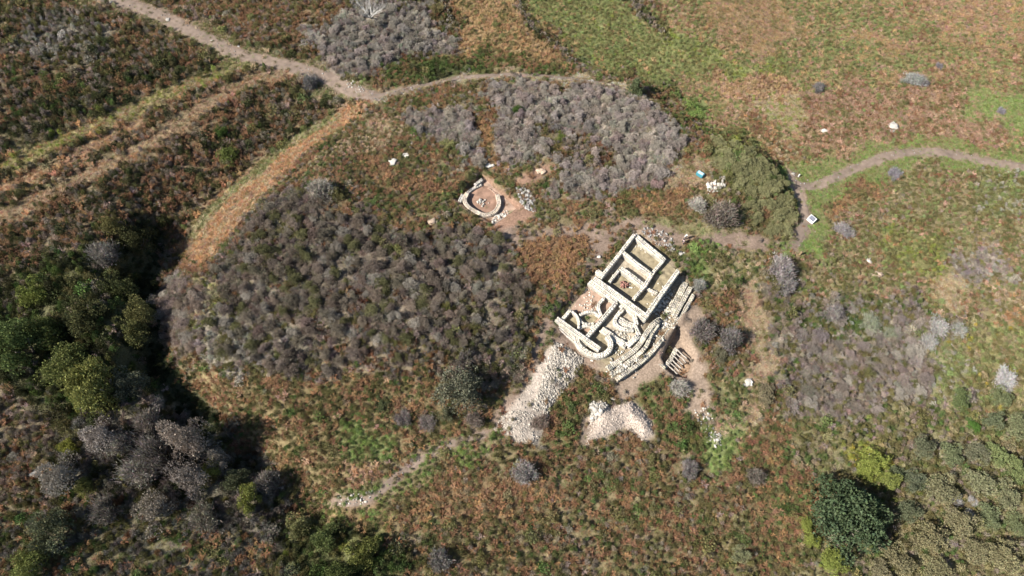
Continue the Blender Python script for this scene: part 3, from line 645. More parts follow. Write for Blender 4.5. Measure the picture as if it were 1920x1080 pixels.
# ------------------------------------------------------------------ the bath house ruin
ruin = thing('bath_house_ruin', 'excavated stone bath house ruin with rectangular rooms and round pools', 'ruin', (*wp([(1150, 570)], ZR)[0], ZR))
bpy.context.view_layer.update()
def rp(o):                      # keep a child where it was built
    o.matrix_parent_inverse = ruin.matrix_world.inverted(); return o
def rw(p_, w_, h_, z_, **k): return rp(wall(ruin, p_, w_, h_ * 1.35, z_, **k))
zt_ = ZR
rw([(1190,439),(1160,478),(1126,521)], .55, 1.0, zt_)
rw([(1191,441),(1216,463),(1245,487)], .85, .75, zt_, broken=.12)
rw([(1244,488),(1223,512)], .5, .7, zt_)
rw([(1167,471),(1192,492),(1221,513)], .6, .95, zt_)
rw([(1165,503),(1187,519),(1209,536)], .8, .85, zt_)
rw([(1224,511),(1209,536)], .6, .95, zt_)
rw([(1208,537),(1189,559)], .5, .9, zt_)
rw([(1160,507),(1144,527)], .45, .7, zt_)
rw([(1272,507),(1242,548),(1213,590)], .65, 1.35, zt_)
rw([(1211,540),(1231,550)], .45, .35, zt_, broken=.3)
rw([(1113,522),(1163,558),(1213,595)], 1.0, 1.1, zt_)
rw([(1106,528),(1132,547),(1157,565)], .85, .9, zt_)
rw([(1120,507),(1130,516)], .8, .7, zt_, broken=.3)
rw([(1160,571),(1176,580),(1191,592)], .5, .5, zt_)
rw([(1156,567),(1128,600),(1100,632)], .6, .9, zt_)
rw([(1044,597),(1083,625),(1124,654)], .75, 1.0, zt_)
rw([(1050,611),(1074,632),(1096,651)], 1.1, .35, zt_, stone=PALESTONE, broken=.1)
rw([(1069,582),(1055,598)], .5, .8, zt_)
rw([(1070,582),(1082,591),(1086,603),(1085,614)], .35, .8, zt_, smooth=2)
rw([(1088,590),(1101,584),(1115,584),(1125,592)], .4, .7, zt_, smooth=2)
rw([(1132,560),(1123,568),(1122,578),(1127,590)], .45, .8, zt_, smooth=2)
rw([(1086,598),(1092,606),(1103,608),(1113,606)], .4, .6, zt_, smooth=2)
rw([(1084,617),(1093,611),(1105,609),(1114,613)], .45, .6, zt_, smooth=2)
rw([(1081,631),(1084,645),(1097,658),(1116,667),(1133,665),(1145,654),(1146,641),(1140,631)], .75, .75, zt_, smooth=2)
rw([(1168,580),(1157,591),(1152,603),(1160,613),(1173,618),(1187,618)], .6, .6, zt_, smooth=2)
rw([(1160,600),(1174,607),(1187,613)], 1.2, .4, zt_)
rw([(1190,589),(1194,606)], .6, .8, zt_)
rw([(1128,617),(1152,633),(1174,648)], .95, .45, zt_, broken=.4)
rw([(1176,648),(1188,638),(1198,629)], .8, .5, zt_, broken=.6)
rw([(1199,627),(1191,610)], .6, .55, zt_, broken=.4)
def rfl(pts, z, m=FLOORM, s=1): return rp(slab('floor', pts, z, m, ruin, seed=s))
rfl([(1190,446),(1242,488),(1221,512),(1168,470)], zt_ + .10, FLOORM, 3)
rfl([(1165,474),(1219,514),(1209,535),(1164,502),(1128,524)], zt_ + .08, FLOOR_PALE, 4)
rfl([(1162,506),(1206,538),(1188,560),(1142,528)], zt_ + .09, FLOORM, 5)
rfl([(1211,541),(1230,552),(1212,590),(1190,560)], zt_ + .07, FLOORM, 6)
rfl([(1246,489),(1270,507),(1232,551),(1212,539)], zt_ + .06, FLOORM, 7)
rfl([(1104,530),(1153,567),(1100,630),(1070,581)], zt_ + .11, CLAY_PALE, 8)
rfl([(1070,585),(1084,602),(1084,618),(1056,599)], zt_ + .16, FLOORM, 9)
rfl([(1089,591),(1102,586),(1124,593),(1112,606),(1095,606)], zt_ + .15, FLOORM, 10)
rfl([(1158,568),(1190,592),(1197,625),(1172,648),(1128,616),(1140,590)], zt_ + .05, FLOOR_PALE, 11)
rfl([(1126,618),(1172,650),(1140,686),(1118,668),(1098,650),(1102,634)], zt_ + .04, FLOORM, 12)
# red brick hearth in the middle room
h0 = rp(link('hearth', None, None, ruin)) if False else None
bk = Blocks(71)
hx, hy = wp([(1171, 533)], zt_ + .4)[0]
CLAYBRICK = simple_mat('red_brick', (.24,.12,.095), ns=3, amt=.25, bump=.4, attr='lv')
for k in range(26):
    a = k * .76; rr = .2 + .30 * (k % 3) / 2; bk.box((hx + math.cos(a) * rr * 1.3, hy + math.sin(a) * rr, zt_ + .2 + .14 * (k // 9)), (math.cos(a), math.sin(a)), .3, .2, .16)
rp(link('hearth', bk.mesh('hearth', CLAYBRICK), None, ruin))
# loose fallen stones in the rooms
def fallen(px, py, sx, sy, n_, r0, r1, zoff=.1):
    def gen(i, g):
        x, y = gp(px + g.normal() * sx, py + g.normal() * sy); return np.array([x, y, float(H(x, y)) + zoff]), g.uniform(r0, r1)
    return gen
tumble = []
for px, py, sx, sy, k in ((1205,463,7,5,50),(1180,530,8,6,26),(1152,520,4,5,14),(1165,630,12,8,70),(1105,575,10,6,40),(1150,660,8,5,30),(1218,544,6,3,16),(1105,545,8,8,20),(1180,615,8,5,30)):
    tumble.append((px, py, sx, sy, k))
def tgen(i, g):
    k = 0
    for px, py, sx, sy, n_ in tumble:
        if i < k + n_: break
        k += n_
    x, y = gp(px + g.normal() * sx, py + g.normal() * sy); return np.array([x, y, float(H(x, y)) + .1]), g.uniform(.08, .2)
rp(link('fallen_stones', rock_mesh('fallen_stones', 81, sum(t_[4] for t_ in tumble), tgen, STONE), None, ruin, 'stuff'))
# terrace walls on the east side, each a thing
def tw_(pts, w, h, z, label, smooth=1, broken=.3, stone=TERRACE_STONE, cl=.24, name='terrace_wall'):
    x, y = wp([pts[len(pts) // 2]], z)[0]; t = thing(name, label, 'wall', (x, y, z)); bpy.context.view_layer.update()
    o = wall(t, pts, w, h, z, smooth=smooth, broken=broken, stone=stone, cl=cl); o.matrix_parent_inverse = t.matrix_world.inverted(); return t
tw_([(1236,598),(1218,614),(1202,642),(1187,659),(1164,674),(1140,690)], .8, .75, ZR - .15, 'innermost stepped terrace wall curving along the pool rooms of the ruin')
tw_([(1233,609),(1220,628),(1210,655),(1182,676),(1146,704)], .6, .5, ZR - .3, 'second stepped terrace wall, ending in loose rubble at its lower end', broken=.8)
tw_([(1300,553),(1279,590),(1259,614),(1234,647),(1214,669),(1185,692),(1157,711)], .6, .7, ZR - .65, 'outermost long terrace wall above the bare earth and the pit')
tw_([(1286,528),(1272,557),(1258,586)], 1.0, .6, ZR - .45, 'broken rubble terrace wall nearest the long plain wall of the ruin', broken=.5, smooth=0)
tw_([(1295,538),(1281,564),(1266,591)], .7, .95, ZR - .55, 'higher straight terrace wall between two lower rubble walls', smooth=0, broken=.1)
rb = thing('rubble_spread', 'loose pale rubble spilling between the terrace walls beside the ruin', 'rubble', gpz(1240, 590)); rb['kind'] = 'stuff'
bpy.context.view_layer.update()
RUBL = [(1236,575,10,12,110),(1250,585,8,8,70),(1225,620,8,12,60),(1170,690,14,8,140),(1255,560,8,10,50),(1200,670,10,8,60),(1246,606,8,6,60)]
def rgen(i, g):
    k = 0
    for px, py, sx, sy, n_ in RUBL:
        if i < k + n_: break
        k += n_
    x, y = gp(px + g.normal() * sx, py + g.normal() * sy); return np.array([x, y, float(H(x, y)) + .08]), g.uniform(.09, .26)
o = link('stones', rock_mesh('rubble', 83, sum(t_[4] for t_ in RUBL), rgen, STONE), None, rb, 'stuff'); o.matrix_parent_inverse = rb.matrix_world.inverted()

# ------------------------------------------------------------------ the round house
ZH = 2.6
rh = thing('round_house_ruin', 'excavated ring shaped hut foundation with a red clay floor', 'ruin', (*wp([(902, 377)], ZH)[0], ZH)); bpy.context.view_layer.update()
def hp(o): o.matrix_parent_inverse = rh.matrix_world.inverted(); return o
hp(wall(rh, [(876,362),(871,372),(872,380),(878,388),(888,394),(899,400),(909,403),(920,401),(930,395),(935,386),(936,376),(933,366)], .68, .8, ZH, smooth=2, top_rough=.08, stone=simple_mat('tan_ring_stone', (.36,.30,.235), ns=1.2, amt=.3, attr='lv')))
hp(wall(rh, [(876,362),(884,355),(894,350),(902,346)], .45, .35, ZH, smooth=1, broken=.3, stone=PALESTONE))
hp(wall(rh, [(933,366),(926,357),(916,351)], .5, .12, ZH, smooth=1, stone=simple_mat('red_stone', (.26,.175,.13), attr='lv')))
hp(slab('clay_floor', [(876,366),(873,377),(880,388),(900,399),(912,401),(928,395),(934,382),(930,365),(916,352),(900,348),(884,356)], ZH + .06, CLAY, rh, seed=21))
hp(slab('clay_floor', [(896,341),(908,334),(968,391),(928,420),(912,408),(932,400),(940,380),(934,362),(918,350),(900,347)], ZH + .16, CLAY_PALE, rh, seed=22, rough=.12))
def hgen(i, g):
    if i < 16: x, y = gp(903 + g.normal() * 5, 380 + g.normal() * 3.5)
    else:
        t_ = g.uniform(); x, y = gp(925 + t_ * 22 + g.normal() * 3, 412 - t_ * 10 + g.normal() * 3.5)
    return np.array([x, y, max(ZH, float(H(x, y))) + .16]), g.uniform(.10, .28)
hp(link('paving_stones', rock_mesh('paving', 85, 75, hgen, PALESTONE), None, rh, 'stuff'))
hp(wall(rh, [(926,421),(948,407),(969,393)], .3, .3, ZH, broken=.1, stone=GREYSTONE))
tw_([(861,379),(868,365)], .6, .7, ZH + .1, 'short detached block of wall left of the ring shaped hut', smooth=0, broken=.1, stone=PALESTONE, name='wall_stub')
tw_([(891,346),(904,336)], .5, .8, ZH, 'short detached block of wall above the ring shaped hut', smooth=0, broken=.1, stone=PALESTONE, name='wall_stub')

# ------------------------------------------------------------------ the pit with beams
ZP = 0.62
tw_([(1268,654),(1259,672),(1246,689)], .65, .75, -.15, 'short stone wall standing in the excavated pit under the beams', smooth=0, broken=.1, name='pit_wall')
tw_([(1224,672),(1236,682),(1246,690)], .5, .3, .75, 'low wall joining the outer terrace wall to the pit', smooth=0, name='low_wall')
beams = [((1265,652),(1288,672),.2),((1264,659),(1284,677),.2),((1261,666),(1280,684),.17),((1257,672),(1277,691),.2),((1254,678),(1274,696),.17),((1250,683),(1270,701),.2),((1262,655),(1286,680),.13)]
for i, (a, b, w_) in enumerate(beams):
    p = np.array([*wp([a], ZP)[0], ZP - .02 + .02 * (i % 3)]); q = np.array([*wp([b], ZP)[0], ZP + .05 * (i % 2)])
    d = q - p; ln = np.linalg.norm(d); bm = bmesh.new(); k = 7; rings = []
    gg = random.Random(i); u = Vector((-d[1], d[0], 0)).normalized(); v_ = Vector((0, 0, 1))
    for j in range(k + 1):
        c = Vector(d * (j / k - .5)) + u * gg.uniform(-.04, .04) + v_ * gg.uniform(-.02, .02)
        rings.append([bm.verts.new(c + (u * math.cos(t_ * 1.0472) + v_ * math.sin(t_ * 1.0472)) * w_ * .5 * gg.uniform(.8, 1.15)) for t_ in range(6)])
    for r0, r1 in zip(rings[:-1], rings[1:]):
        for t_ in range(6): bm.faces.new((r0[t_], r0[(t_ + 1) % 6], r1[(t_ + 1) % 6], r1[t_]))
    bm.faces.new(rings[0][::-1]); bm.faces.new(rings[-1])
    me = bpy.data.meshes.new('beam'); bm.to_mesh(me); bm.free()
    o = link('beam', me, WOOD); o.location = tuple((p + q) / 2)
    tag(o, 'weathered pale wooden beam lying across the excavated pit', 'beam', 'beams across the pit')
def one_rock(px, py, r, name, label, mat=PALESTONE, flat=.6, n_=4, spread=.5, group=None, dz=.0):
    c = gpz(px, py); CLEAR.append((c.x, c.y, r * 1.1))
    def gen(i, g): return (np.array([g.normal() * spread * r, g.normal() * spread * r, r * flat * .4]) if i else np.array([0, 0, r * flat * .4])), r * (1.0 if i == 0 else g.uniform(.35, .75))
    me = rock_mesh(name, int(px * 7 + py), n_, gen, mat, 2); o = link(name, me); o.location = c + Vector((0, 0, dz)); o.scale = (1.15, .85, flat * .75)
    return tag(o, label, 'rock', group)
one_rock(1287,691,.75,'clay_lump','orange clay lump with a dark hollow at the lower end of the pit', simple_mat('orange_clay', (.27,.18,.115), ns=3, attr='lv'), .8, 5, .5)

# ------------------------------------------------------------------ heaps of spoil
def heap(P, n_, r0, r1, name, label, mat, seed, dense=None):
    t = thing(name, label, 'rubble heap', gpz(*np.mean(P, 0))); bpy.context.view_layer.update()
    Q = gpoly(P); q = np.array(Q)
    def gen(i, g):
        while True:
            x = g.uniform(q[:, 0].min(), q[:, 0].max()); y = g.uniform(q[:, 1].min(), q[:, 1].max())
            if inpoly(np.array([x]), np.array([y]), Q)[0]:
                px, py = pix(x, y, float(H(x, y)))
                f = dense(px, py) if dense else 1
                if g.uniform() < f: break
        r = r0 + (r1 - r0) * g.uniform() ** 2.2 * (.6 + .4 * f)
        return np.array([x, y, float(H(x, y)) + r * .25]), r
    o = link('stones', rock_mesh(name, seed, n_, gen, mat), None, t, 'stuff'); o.matrix_parent_inverse = t.matrix_world.inverted()
    return t
heap(HEAP1, 5200, .05, .19, 'rubble_heap', 'long heap of white stones below the round pool of the ruin', simple_mat('spoil_stone', (.345,.305,.255), ns=2, amt=.3, bump=.3, attr='lv'), 91, lambda px, py: 1.0 if (py < 770 and px > 1020 - (py - 700) * .3) else (.30 if py >= 770 else .07))
heap(HEAP2, 2600, .04, .12, 'gravel_heap', 'pinkish heap of fine gravel south of the terrace walls', simple_mat('pink_gravel', (.38,.315,.262), attr='lv'), 92)
heap([(1106,757),(1130,750),(1138,760),(1126,778),(1110,790),(1103,775)], 150, .12, .36, 'stone_heap', 'small heap of white stones on the upper left of the gravel heap', PALESTONE, 93)
heap([(968,350),(990,356),(1006,378),(1004,398),(986,392),(972,372)], 260, .10, .32, 'stone_heap', 'grey stone heap right of the ring shaped hut', GREYSTONE, 94)
heap([(1215,425),(1245,432),(1268,455),(1262,475),(1225,455),(1200,432)], 170, .06, .24, 'loose_stones', 'loose grey stones scattered above the ruin toward the two people', GREYSTONE, 95)
heap([(632,930),(668,925),(700,920),(692,940),(660,952),(636,948)], 60, .07, .26, 'loose_stones', 'white stones scattered on the lower end of the south path', PALESTONE, 96)
heap([(650,150),(672,152),(684,172),(668,174),(652,164)], 46, .06, .22, 'loose_stones', 'white stones scattered at the fork of the moor track', PALESTONE, 97)
heap([(1300,770),(1330,760),(1345,820),(1325,830)], 120, .06, .22, 'loose_stones', 'pale stones on the bare slope below the pit', PALESTONE, 98)
heap([(1335,815),(1355,812),(1352,835),(1336,842)], 40, .08, .26, 'loose_stones', 'cluster of white stones by the green patch in the south', PALESTONE, 99)
for a in [(737,305,.85,'white boulder lying left of its twin on the mound',4),(761,291,.75,'white rounded boulder lying right of its twin on the mound',3),
          (1675,238,.95,'largest white rock lying in the right field',5),(1545,245,.6,'small white rock with a dark hollow in the right field',3),(65,888,.75,'white rock at the left edge of the grey wood',4),
          (99,911,.4,'small white rock just right of the larger rock in the grey wood',2),(919,311,.8,'pale rocks at the foot of the grey thicket above the ring hut',5),(1277,476,.75,'pale rock on the earth in front of the two people',4),
          (1487,326,.45,'white stone at the corner where the tracks meet',2),(1402,716,1.0,'white slab beside the dark gully on the right',3),(315,37,.5,'white stone on the upper moor track',3),
          (398,76,.3,'white stone half way down the moor track',2),(447,87,.28,'small white stone beside the moor track',2),(210,4,.5,'flat white stone at the top end of the moor track',2),
          (1123,482,.5,'smooth white stone beside the trench left of the ruin',1),(811,417,.9,'pale bare rock at the upper edge of the large thicket',4),(1630,490,.6,'pale rock outcrop on the right slope',4),(1648,514,.9,'pinkish flat outcrop on the right slope',4),
          (1170,708,.4,'white stone by the track below the terrace walls',2),(1150,748,.4,'pale stone between gravel heap and ruin',3),(1110,676,.3,'small pale stone by the lower wall of the ruin',2),
          (1018,322,.9,'tan boulder with dark hollow beside the thicket near the ring hut',3),(773,268,.35,'small white stone above the twin boulders',2),(440,695,.0,'',0)]:
    if a[4]: one_rock(a[0], a[1], a[2] * .78, 'rock', a[3], PALESTONE if a[0] not in (1018, 811, 1648) else simple_mat('tan_stone', (.30,.225,.165), attr='lv'), .6, a[4])
heap([(1324,350),(1340,338),(1358,332),(1362,345),(1345,358),(1328,364)], 110, .12, .42, 'rock_outcrop', 'bright white rock outcrop near the teal box on the mound', PALESTONE, 100)
# white lichen branches lying on right slope are bushes, placed with the others

# ------------------------------------------------------------------ small made things
def boxm(name, sx, sy, sz, bev, mat, top=1.0):
    bm = bmesh.new(); bmesh.ops.create_cube(bm, size=1)
    for v in bm.verts:
        k = top if v.co.z > 0 else 1; v.co = Vector((v.co.x * sx * k, v.co.y * sy * k, v.co.z * sz))
    bmesh.ops.bevel(bm, geom=bm.edges[:], offset=bev, segments=2, affect='EDGES')
    me = bpy.data.meshes.new(name); bm.to_mesh(me); bm.free(); me.materials.append(mat); return me
c = gpz(1312, 329)
t = thing('storage_box', 'teal plastic storage box with a pale lid standing on the mound', 'box', c, None, R(-40)); CLEAR.append((c.x, c.y, .9))
o = link('body', boxm('body', 1.15, .75, .65, .06, TEAL, 1.06), None, t); o.location = (0, 0, .33)
o = link('lid', boxm('lid', 1.0, .5, .1, .03, TEALLID), None, t); o.location = (0, 0, .69)
for s_ in (-1, 1):
    o = link('handle', boxm('handle', .06, .3, .08, .02, TEAL), None, t); o.location = (s_ * .64, 0, .45)
c = gpz(1520, 414); CLEAR.append((c.x, c.y, 1.0))
t = thing('information_panel', 'white information lectern with a dark panel beside the right path', 'sign', c, None, R(40)); t.scale = (.82, .82, .95)
bm = bmesh.new()
pr = [(-.5, 0), (.5, 0), (.5, .95), (.42, 1.0), (-.5, .55)]
va = [bm.verts.new((x_, -.75, z_)) for x_, z_ in pr]; vb = [bm.verts.new((x_, .75, z_)) for x_, z_ in pr]
bm.faces.new(va); bm.faces.new(vb[::-1])
for i in range(5): bm.faces.new((va[(i + 1) % 5], va[i], vb[i], vb[(i + 1) % 5]))
bmesh.ops.recalc_face_normals(bm, faces=bm.faces[:]); bmesh.ops.bevel(bm, geom=bm.edges[:], offset=.02, segments=1, affect='EDGES')
me = bpy.data.meshes.new('stand'); bm.to_mesh(me); bm.free()
link('stand', me, WHITE, t)
o = link('panel', boxm('panel', .80, 1.2, .03, .008, PANEL), None, t); o.rotation_euler = (0, -math.atan2(.45, .92), 0); o.location = (-.03, 0, .80)
def post(px, py, h_, r_, name, label, mat, cat='post'):
    c = gpz(px, py); CLEAR.append((c.x, c.y, .5)); bm = bmesh.new()
    bmesh.ops.create_cone(bm, segments=9, radius1=r_ * 1.1, radius2=r_, depth=h_ + .3, cap_ends=True, matrix=Matrix.Translation((0, 0, h_ / 2 - .15)))
    bmesh.ops.create_cone(bm, segments=9, radius1=r_, radius2=r_ * .4, depth=r_ * .6, cap_ends=True, matrix=Matrix.Translation((0, 0, h_ + r_ * .28)))
    me = bpy.data.meshes.new(name); bm.to_mesh(me); bm.free(); o = link(name, me, mat); o.location = c; return tag(o, label, cat)
post(1499, 478, 1.0, .16, 'wooden_post', 'short brown wooden post where the earth path meets the green verge', simple_mat('brown_wood', (.20,.14,.08)))
post(1497, 331, .6, .12, 'white_post', 'small whitish post beside the white stone at the track corner', WHITE)

PTS = []
for k, (p, w) in PATHS.items():
    Q = gpoly(p)
    for a, b in zip(Q[:-1], Q[1:]):
        for _ in range(int(math.dist(a, b) * 2.2)):
            f = random.random(); PTS.append((a[0] + (b[0] - a[0]) * f + random.gauss(0, w * .42), a[1] + (b[1] - a[1]) * f + random.gauss(0, w * .42)))
def pgen(i, g):
    x, y = PTS[i]; return np.array([x, y, float(H(x, y)) + .07]), .035 + .10 * g.uniform() ** 3
o = link('path_stones', rock_mesh('path_stones', 101, len(PTS), pgen, GREYSTONE), None, None, 'stuff'); o['label'] = 'small loose stones trodden into the earth tracks'
# ------------------------------------------------------------------ two people
def skin_body(name, pts, edges, rad, mat, parent, sub=2):
    me = bpy.data.meshes.new(name); me.from_pydata(pts, edges, []); o = bpy.data.objects.new(name, me); COL.objects.link(o)
    m_ = o.modifiers.new('skin', 'SKIN'); 
    for i, r_ in enumerate(rad): me.skin_vertices[0].data[i].radius = r_ if isinstance(r_, tuple) else (r_, r_)
    me.skin_vertices[0].data[0].use_root = True
    m_.use_smooth_shade = True; o.modifiers.new('smooth', 'SUBSURF').levels = sub; o.modifiers['smooth'].render_levels = sub
    dg = bpy.context.evaluated_depsgraph_get(); ne = bpy.data.meshes.new_from_object(o.evaluated_get(dg)); bpy.data.objects.remove(o)
    ne.name = name; ne.materials.clear(); ne.materials.append(mat); return link(name, ne, None, parent)
SKIN = simple_mat('skin', (.36,.22,.165), rough=.6, amt=.05, bump=0)
def person(px, py, face, label, shirt, trousers, hair, bend=0.0, hat=None):
    c = gpz(px, py); CLEAR.append((c.x, c.y, .8)); t = thing('person', label, 'person', c, None, face)
    b = bend
    J = dict(pel=(0,0,.93), bel=(.01+b*.08,0,1.08), che=(.02+b*.22,0,1.30), nek=(.04+b*.32,0,1.47), hed=(.07+b*.40,0,1.58), top=(.07+b*.42,0,1.70),
             hl=(0,.10,.88), kl=(.05,.11,.49), al=(0,.12,.09), tl=(.16,.13,.04), hr=(0,-.10,.88), kr=(.03,-.11,.49), ar=(-.04,-.12,.09), tr=(.12,-.13,.04),
             sl=(.02+b*.25,.19,1.41), el=(-.02+b*.25,.27,1.12), wl=(.13+b*.3,.25,.90), fl=(.20+b*.3,.23,.83), sr=(.02+b*.25,-.19,1.41), er=(.0+b*.25,-.27,1.13), wr=(.17+b*.3,-.20,.96), fr=(.24+b*.3,-.17,.90))
    nm = list(J); E = [('pel','bel'),('bel','che'),('che','nek'),('nek','hed'),('hed','top'),('pel','hl'),('hl','kl'),('kl','al'),('al','tl'),('pel','hr'),('hr','kr'),('kr','ar'),('ar','tr'),('che','sl'),('sl','el'),('el','wl'),('wl','fl'),('che','sr'),('sr','er'),('er','wr'),('wr','fr')]
    rad = dict(pel=(.13,.15),bel=(.11,.14),che=(.12,.16),nek=.055,hed=.095,top=.07,hl=.09,kl=.06,al=.045,tl=.035,hr=.09,kr=.06,ar=.045,tr=.035,sl=.06,el=.042,wl=.03,fl=.035,sr=.06,er=.042,wr=.03,fr=.035)
    skin_body('body', [J[k] for k in nm], [(nm.index(a), nm.index(b_)) for a, b_ in E], [rad[k] for k in nm], SKIN, t)
    sn = ['pel','bel','che','sl','el','sr','er']; J2 = dict(J)
    skin_body('shirt', [J2[k] for k in sn], [(0,1),(1,2),(2,3),(3,4),(2,5),(5,6)], [(.155,.175),(.14,.165),(.145,.185),.08,.06,.08,.06], shirt, t)
    tn = ['pel','hl','kl','al','hr','kr','ar']
    skin_body('trousers', [J2[k] for k in tn], [(0,1),(1,2),(2,3),(0,4),(4,5),(5,6)], [(.145,.165),.105,.08,.065,.105,.08,.065], trousers, t)
    bm = bmesh.new(); bmesh.ops.create_uvsphere(bm, u_segments=14, v_segments=8, radius=.115)
    bmesh.ops.delete(bm, geom=[v for v in bm.verts if v.co.z < -.03 and v.co.x > -.03], context='VERTS')
    for v in bm.verts: v.co.z *= 1.1
    me = bpy.data.meshes.new('hair'); bm.to_mesh(me); bm.free(); o = link('hat' if hat else 'hair', me, hat or hair, t); o.location = Vector(J['hed']) + Vector((-.01, 0, .05))
    if hat:
        bm = bmesh.new(); bmesh.ops.create_cone(bm, segments=18, radius1=.2, radius2=.12, depth=.04, cap_ends=True); me = bpy.data.meshes.new('brim'); bm.to_mesh(me); bm.free(); q = link('brim', me, hat, o); q.location = (0, 0, .0)
    for nme, x_, y_, z_, r_, mm in (('nose', .1, 0, 0, .02, SKIN), ('eye', .092, .035, .025, .012, PANEL), ('eye', .092, -.035, .025, .012, PANEL), ('ear', 0, .1, 0, .025, SKIN), ('ear', 0, -.1, 0, .025, SKIN)):
        bm = bmesh.new(); bmesh.ops.create_icosphere(bm, subdivisions=1, radius=r_); me = bpy.data.meshes.new(nme); bm.to_mesh(me); bm.free(); q = link(nme, me, mm, t); q.location = Vector(J['hed']) + Vector((x_, y_, z_))
    return t
CL = lambda n_, c_: simple_mat(n_, c_, amt=.08, bump=0)
HAIR = CL('dark_hair', (.04,.03,.025))
person(1280, 457, R(200), 'person in a pale pink top and dark trousers standing above the ruin', CL('pink_cloth', (.40,.30,.285)), CL('dark_cloth', (.06,.06,.075)), HAIR, .5)
person(1283, 449, R(-60), 'person in a white top and hat standing behind the one in pink', CL('white_cloth', (.55,.53,.49)), CL('grey_cloth', (.16,.15,.14)), HAIR, .2, CL('straw_hat', (.45,.42,.35)))

# ------------------------------------------------------------------ dead tree and field banks at the top
def branchy(seed, h_, mat, name):
    g = random.Random(seed); bm = bmesh.new()
    def grow(p, d, ln, r_, lev):
        n_ = 4; prev = None; q = p.copy(); dd = d.copy()
        for i in range(n_ + 1):
            a = dd.orthogonal().normalized(); b = dd.cross(a); rr = r_ * (1 - .55 * i / n_)
            ring = [bm.verts.new(q + (a * math.cos(t_ * 1.2566) + b * math.sin(t_ * 1.2566)) * rr) for t_ in range(5)]
            if prev:
                for t_ in range(5): bm.faces.new((prev[t_], prev[(t_ + 1) % 5], ring[(t_ + 1) % 5], ring[t_]))
            prev = ring
            if lev > 0 and i >= 1:
                for _ in range(2 if lev > 1 else 1):
                    nd = (dd + Vector((g.uniform(-1, 1), g.uniform(-1, 1), g.uniform(-.2, .8))) * .85).normalized(); grow(q.copy(), nd, ln * g.uniform(.45, .7), rr * .6, lev - 1)
            dd = (dd + Vector((g.uniform(-.25, .25), g.uniform(-.25, .25), g.uniform(-.05, .2)))).normalized(); q = q + dd * ln / n_
    for k in range(5):
        a = k * 1.256 + g.uniform(-.4, .4); grow(Vector((0, 0, 0)), Vector((math.cos(a) * .7, math.sin(a) * .7, .7)).normalized(), h_ * g.uniform(.7, 1), .12, 2)
    me = bpy.data.meshes.new(name); bm.to_mesh(me); bm.free(); me.materials.append(mat); return me
c = gpz(695, 34); t = thing('dead_tree', 'dead leafless tree with bleached white limbs at the top edge', 'tree', c); link('limbs', branchy(5, 3.8, DEADWOOD, 'limbs'), None, t); CLEAR.append((c.x, c.y, 1.2))
for a, b, h_, s_ in ((1105, 0, 0, 0),):
    pass
def bank(pts, label, w=.9, h_=.4):
    t = thing('field_wall', label, 'wall', gpz(*pts[len(pts) // 2])); bpy.context.view_layer.update()
    Q = []; P = gpoly(pts)
    for a, b in zip(P[:-1], P[1:]):
        k = max(1, int(math.dist(a, b) / .35)); Q += [(a[0] + (b[0] - a[0]) * i / k, a[1] + (b[1] - a[1]) * i / k) for i in range(k)]
    def gen(i, g):
        x, y = Q[i % len(Q)]; return np.array([x + g.normal() * w * .28, y + g.normal() * .1, float(H(x, y)) + g.uniform(0, h_)]), g.uniform(.10, .26)
    o = link('stones', rock_mesh('bank', int(pts[0][0]), len(Q) * 4, gen, simple_mat('lichen_stone', (.10,.085,.065), attr='lv')), None, t, 'stuff'); o.matrix_parent_inverse = t.matrix_world.inverted()
bank([(968,-20),(976,12),(988,38),(1000,54),(1030,75),(1055,95),(1084,122)], 'tumbled dry stone field wall between the orange and the green field')
bank([(1172,-20),(1186,6),(1205,28),(1228,48),(1248,64)], 'short overgrown field wall inside the green field')
bank([(830,0),(842,30),(850,50)], 'dark overgrown field wall at the left end of the orange field', 1.4, .8)

# ------------------------------------------------------------------ shrubs, bushes, trees as things
def crown_set():
    return dict(leafy=[leafy('bush_crown', 900 + i, 5200, 30, .05, LEAF_O, flat=.85, hue=.08, lrad=(.16, .34), lc_r=(.25, .8)) for i in range(4)],
                dense=[leafy('tree_crown', 941 + i, 9000, 60, .05, LEAF_O, flat=.75, hue=.1, lrad=(.13, .27), lc_r=(.3, .84)) for i in range(1)],
                twig=[twiggy('twig_crown', 960 + i, 5200, LEAF_O, lobes=26, wd=.0115) for i in range(4)],
                puff=[leafy('puff_crown', 1000 + i, 4200, 17, .045, LEAF_O, flat=.85, hue=.04, up=.5, lrad=(.18, .40), lc_r=(.25, .75)) for i in range(6)],
                olive=[leafy('scrub_crown', 980 + i, 4200, 24, .05, LEAF_O, flat=.85, hue=.08, lrad=(.16, .36), lc_r=(.25, .78)) for i in range(4)])
CR = crown_set()
def stem_mesh(seed, k=5):
    bm = bmesh.new(); g = random.Random(seed)
    for i in range(k):
        a = g.uniform(0, 6.28); tip = Vector((math.cos(a) * g.uniform(.2, .5), math.sin(a) * g.uniform(.2, .5), g.uniform(.4, .65))); d = tip.normalized()
        mtx = d.to_track_quat('Z', 'Y').to_matrix().to_4x4(); mtx.translation = tip / 2 - Vector((0, 0, .05))
        bmesh.ops.create_cone(bm, segments=5, radius1=.05, radius2=.018, depth=tip.length + .1, matrix=mtx, cap_ends=True)
    me = bpy.data.meshes.new('stems'); bm.to_mesh(me); bm.free(); me.materials.append(BARK); return me
STEMS = [stem_mesh(i) for i in range(3)]
